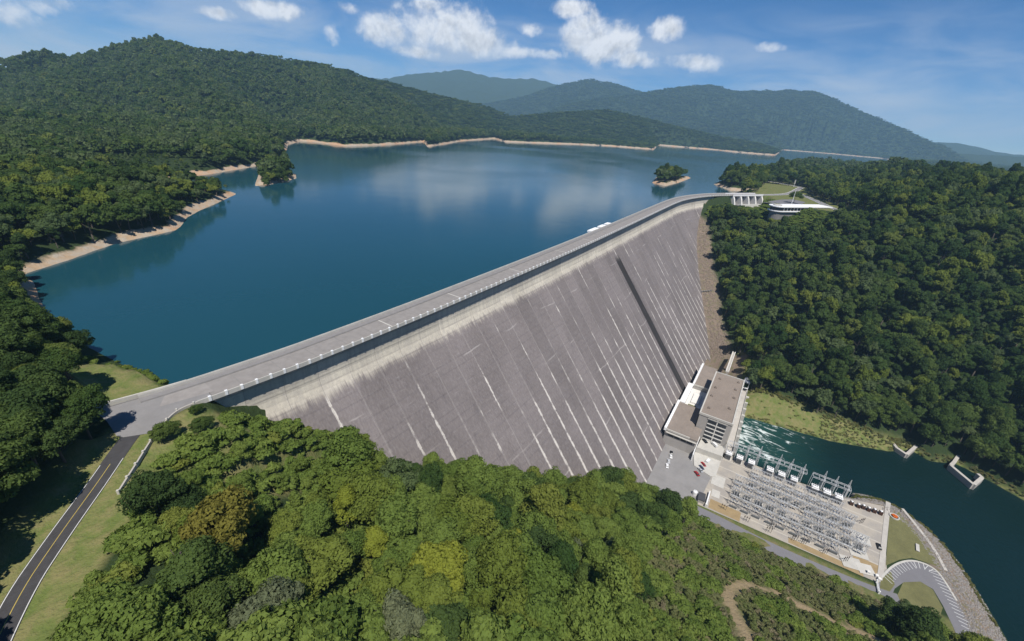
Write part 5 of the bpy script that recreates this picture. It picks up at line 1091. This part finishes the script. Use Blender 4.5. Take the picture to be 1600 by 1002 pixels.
for i in sorted(SINGLE):
    x, y, z, r, zs, kd, zone = TREES[i]; v = random.randrange(len(HI)); cm_, tm, h = HI[v]; mk = {'fore': random.choices(['thicket', 'forest', 'lime', 'grey2', 'dark'], [.62, .10, .22, .04, .02])[0], 'vine': 'thicket', 'left': 'dark' if random.random() < .5 else 'forest', 'right': 'forest'}[zone]
    lab, grp = tree_label(i, zone, v)
    if i in special: (mk, lab), grp = special[i], 'trees of the foreground thicket'
    e = tag(empty('broadleaf_tree', (x, y, z), random.uniform(0, 6.28)), lab, 'tree', grp)
    lift = r*(.62 if zone != 'vine' else .15); zz = zs*random.uniform(.85, 1.1)
    c_ = obj('crown', cm_, e, (0, 0, lift)); c_.scale = (r, r, r*zz*(.8 if zone == 'vine' else .95)); c_.rotation_euler = (random.gauss(0, .05), random.gauss(0, .05), 0); c_.material_slots[0].link = 'OBJECT'; c_.material_slots[0].material = LF[mk]
    t_ = obj('trunk', tm, e, (0, 0, lift)); t_.scale = (r, r, r)
P_, S_, I_ = [], [], []
for i in range(len(TREES)):
    if i in SINGLE or i in GONE: continue
    x, y, z, r, zs, kd, zone = TREES[i]; n = len(THK) if kd == 'thk' else len(MID); P_.append((x, y, z+.7*r)); S_.append((r, r, r*zs*random.uniform(.85, 1.15))); I_.append(PROTO[(kd, random.randrange(n))])
# the hills round the reservoir, in rings that grow coarser with distance
r_ = 240.
while r_ < 7400:
    sp = 7.8 if r_ < 1000 else (10.5 if r_ < 2200 else (22. if r_ < 4500 else 32.))
    th0, th1 = -.52, 1.72; n = int((th1-th0)*r_/sp); th = th0+(np.arange(n)+RNG.uniform(-.4, .4, n))*sp/r_; rr = r_+RNG.uniform(-.4, .4, n)*sp
    X, Y = rr*np.cos(th), rr*np.sin(th); Z = heightmap_at(X, Y); px, py, k = proj(np.stack([X, Y, Z+8], -1))
    ok = (k > 20) & (px > -160) & (px < 1760) & (Y > 0) & ((Y > crest_y(X)+22) | (X > 830)) & ~((X < 60) & (Y < 330)) & ~((X > 395) & (X < 1250) & (Y < 130))
    ok = ok | ((k > 20) & (px > 700) & (px < 1760) & (X > 1250))
    X, Y, Z = X[ok], Y[ok], Z[ok]
    if len(X):
        o2 = tree_ok(X, Y, Z); X, Y, Z = X[o2], Y[o2], Z[o2]
        R = sp*(.48+.55*RNG.random(len(X))**1.6)
        if r_ < 700:
            lf_ = (X < 270) & (Y > 300); fa = fit_top(X, Y, Z, R, 2.6, np.array([(-200, 190), (0, 205), (90, 230), (180, 247), (270, 264), (335, 280), (362, 298), (420, 310)], float)); R = np.where(lf_, np.maximum(R*fa, 2.2), R)
        key = 'mid' if r_ < 520 else ('low' if r_ < 2200 else 'grove'); n = {'mid': len(MID), 'low': len(LOW), 'grove': 3}[key]
        for j in range(len(X)): q = R[j]; P_.append((X[j], Y[j], Z[j]+(.5*q if key != 'grove' else 0.))); S_.append((q, q, q*random.uniform(.9, 1.3)*(1. if key != 'grove' else .8))); I_.append(PROTO[(key, random.randrange(n))])
    r_ += sp*.87
# island and peninsula woods
for (px_, py_, sx, sy, n, rlo, rhi, zs) in ((432, 279, 27, 6, 46, 4.2, 6.0, 1.2), (1043, 282, 19, 3, 26, 7.5, 10.5, 1.45)):
    for j in range(n):
        u, v = random.uniform(-1, 1), random.uniform(-1, 1); q = at(px_+u*sx*.85, py_+v*sy*.7-u*(4 if px_ < 800 else 0), LAKE_Z+3); r = random.uniform(rlo, rhi)*(1-.3*abs(u)); P_.append((q[0], q[1], hz(q[0], q[1])+.25*r)); S_.append((r, r, r*zs)); I_.append(PROTO[('mid', random.randrange(len(MID)))])
for j in range(150):
    q = np.array([random.uniform(935, 1060), random.uniform(58, 112)]); 
    if float(sdf(np.array([q[0]]), np.array([q[1]]), LAKE)[0]) < 17: continue
    r = random.uniform(7.5, 11); P_.append((q[0], q[1], hz(*q)+.4*r)); S_.append((r, r, r*1.3)); I_.append(PROTO[('mid', random.randrange(len(MID)))])
scatter('woodland', P_, S_, I_, 'green woodland covering the hills and banks behind the nearest trees', 'woodland')
# named single trees on the right abutment
p = at(1240, 318, -.5); e = tag(empty('broadleaf_tree', (p[0], p[1], -.5)), 'lone round tree on the grass above the visitor building roof', 'tree'); cm_, tm, h = HI[0]
c_ = obj('crown', cm_, e, (0, 0, 4)); c_.scale = (8, 8, 8); c_.material_slots[0].link = 'OBJECT'; c_.material_slots[0].material = LF['forest']; obj('trunk', tm, e, (0, 0, 4)).scale = (4, 4, 4)
p = at(340, 672, -9); bushes = [(262, 680, 3.0, 'round green bush on the grass by the guard wall'), (318, 668, 2.6, 'dark bush at the left end of the dam, above the vines'), (308, 640, 1.6, 'small bush touching the guard wall at the dam end')]
for px_, py_, r, lab in bushes:
    q = hit(px_, py_+6, 60, 300); e = tag(empty('bush', tuple(q)), lab, 'bush'); cm_, tm, h = HI[4]
    c_ = obj('crown', cm_, e, (0, 0, .1)); c_.scale = (r, r, r); c_.material_slots[0].link = 'OBJECT'; c_.material_slots[0].material = LF['forest']; obj('stem', tm, e, (0, 0, .9)).scale = (r*.6,)*3
# scrub slope, undergrowth and bank grasses
P_, S_, I_ = [], [], []
X, Y = jitter(-60, 236, -150, 118, 2.6); Z = heightmap_at(X, Y); px, py, k = proj(np.stack([X, Y, Z], -1)); insc = inside(px, py, SCRUB)
dd_, _ = seg_dist(X, Y, DIRT); fr_ = (k > 20) & (px > -100) & (px < 1700) & (py < 1120) & (dd_ > 3.0) & (X < 226) & ~((X > 44) & (Y > crest_y(X)-3-.79*np.maximum(-Z-14, 0)))
gl = inside(px, py, GRASS_L) & (X < 80); keep = fr_ & (insc & (RNG.random(len(X)) < .8) | (~insc & ~gl & (seg_dist(X, Y, ROAD_L)[0] > 10) & (RNG.random(len(X)) < .75)) | (gl & (RNG.random(len(X)) < .04) & (seg_dist(X, Y, ROAD_L)[0] > 7)))
for i in np.nonzero(keep)[0]:
    g_ = (not insc[i]) or vnoise(np.array([X[i]/9]), np.array([Y[i]/9]), 4)[0] > .54; r = random.uniform(.9, 2.1)*(1.4 if g_ else 1.)*(.5 if gl[i] else 1.)
    P_.append((X[i], Y[i], Z[i]-.15)); S_.append((r, r, r*random.uniform(.7, 1.2))); I_.append(PROTO[('bushg' if g_ else 'bush', random.randrange(2))])
X, Y = jitter(370, 460, -240, 30, 1.7); Z = heightmap_at(X, Y); rv_ = sdf(X, Y, RIVER)
bw = np.interp(Y, [-150, -128, -100, -60, -12], [2, 6, 15, 24, 30]); keep = (rv_ > 1.0) & (rv_ < bw+3) & (RNG.random(len(X)) < np.where(Y > -75, np.where((rv_ > 4) & (rv_ < bw-3), .03, .5), .6)) & ~((X < 410) & (Y > -13))
for i in np.nonzero(keep)[0]:
    r = random.uniform(.9, 1.4)*(1.3 if rv_[i] > 22 else 1.); P_.append((X[i], Y[i], Z[i]-.1)); S_.append((r, r, r*(.42 if rv_[i] < bw[i]-4 else .9))); I_.append(PROTO[('reed' if Y[i] > -75+12*random.random() or random.random() < .4 else 'bush', random.randrange(2))])
X, Y = jitter(600, 790, -70, 95, 3.4); Z = heightmap_at(X, Y); keep = (Z < -1.6) & (Z > -60) & (sdf(X, Y, CHUTE) > 6) & (seg_dist(X, Y, CONTACT)[0] > 26) & (np.abs(Y-crest_y(X)) > 4) & (Y < crest_y(X)) & (sdf(X, Y, [(684, 12), (692, 24), (776, -44), (766, -58)]) > 1)
for i in np.nonzero(keep)[0]: r = random.uniform(1.6, 3.); P_.append((X[i], Y[i], Z[i]-.2)); S_.append((r, r, r)); I_.append(PROTO[('bushg', random.randrange(2))])
edge2 = np.array([(308, -88), (322, -108), (325, -118), (313, -133), (298, -141), (278, -146), (254, -150)])
for j in range(170):
    s = random.random()*(len(edge2)-1); i = int(s); q = edge2[i]+(edge2[i+1]-edge2[i])*(s-i)+np.array([random.gauss(0, .8), random.gauss(0, .8)]); r = random.uniform(.6, 1.3); P_.append((q[0], q[1], max(hz(*q), RIVER_Z-.3))); S_.append((r, r, r)); I_.append(PROTO[('reed', 0)])
for j in range(120):
    q = np.array([random.uniform(28, 46), random.uniform(146, 190)]); z = hz(*q)
    if -8.6 < z < -2.6: r = random.uniform(.7, 1.5); P_.append((*q, z-.1)); S_.append((r, r, r)); I_.append(PROTO[('bushg', 0)])
scatter('undergrowth', P_, S_, I_, 'brush, vines and reeds covering the slopes and river bank', 'undergrowth')
q = hit(775, 975, 40, 200); e = tag(empty('dead_tree', tuple(q)), 'bare pale dead trunk leaning out of the foreground thicket', 'tree')
MB().bar((0, 0, 0), (2.4, 1.6, 13), .22, .12, 6).build('trunk', M['bark_pale'], e); MB().bar((2.4, 1.6, 13), (5, 2.8, 16.5), .12, .04, 5).build('branch', M['bark_pale'], e); MB().bar((1.9, 1.2, 10), (2.2, 3, 13.5), .1, .04, 5).build('branch', M['bark_pale'], e)

# ------------------------------------------------------------------ air
me = MB().box(-700, 14200, -6500, 10900, -160, 960).mesh('haze'); hb = obj('haze', me); tag(hb, 'thin blue summer haze over the far hills', 'haze', kind='stuff')
mh = bpy.data.materials.new('haze_air'); mh.use_nodes = True; mh.node_tree.nodes.clear(); t = NT(mh.node_tree)
pv = t.node('ShaderNodeVolumePrincipled'); pv.inputs['Color'].default_value = (.44, .72, 1.0, 1); pv.inputs['Density'].default_value = 7.2e-5; pv.inputs['Anisotropy'].default_value = .0
ou = t.node('ShaderNodeOutputMaterial'); t.l.new(pv.outputs[0], ou.inputs['Volume']); me.materials.append(mh)
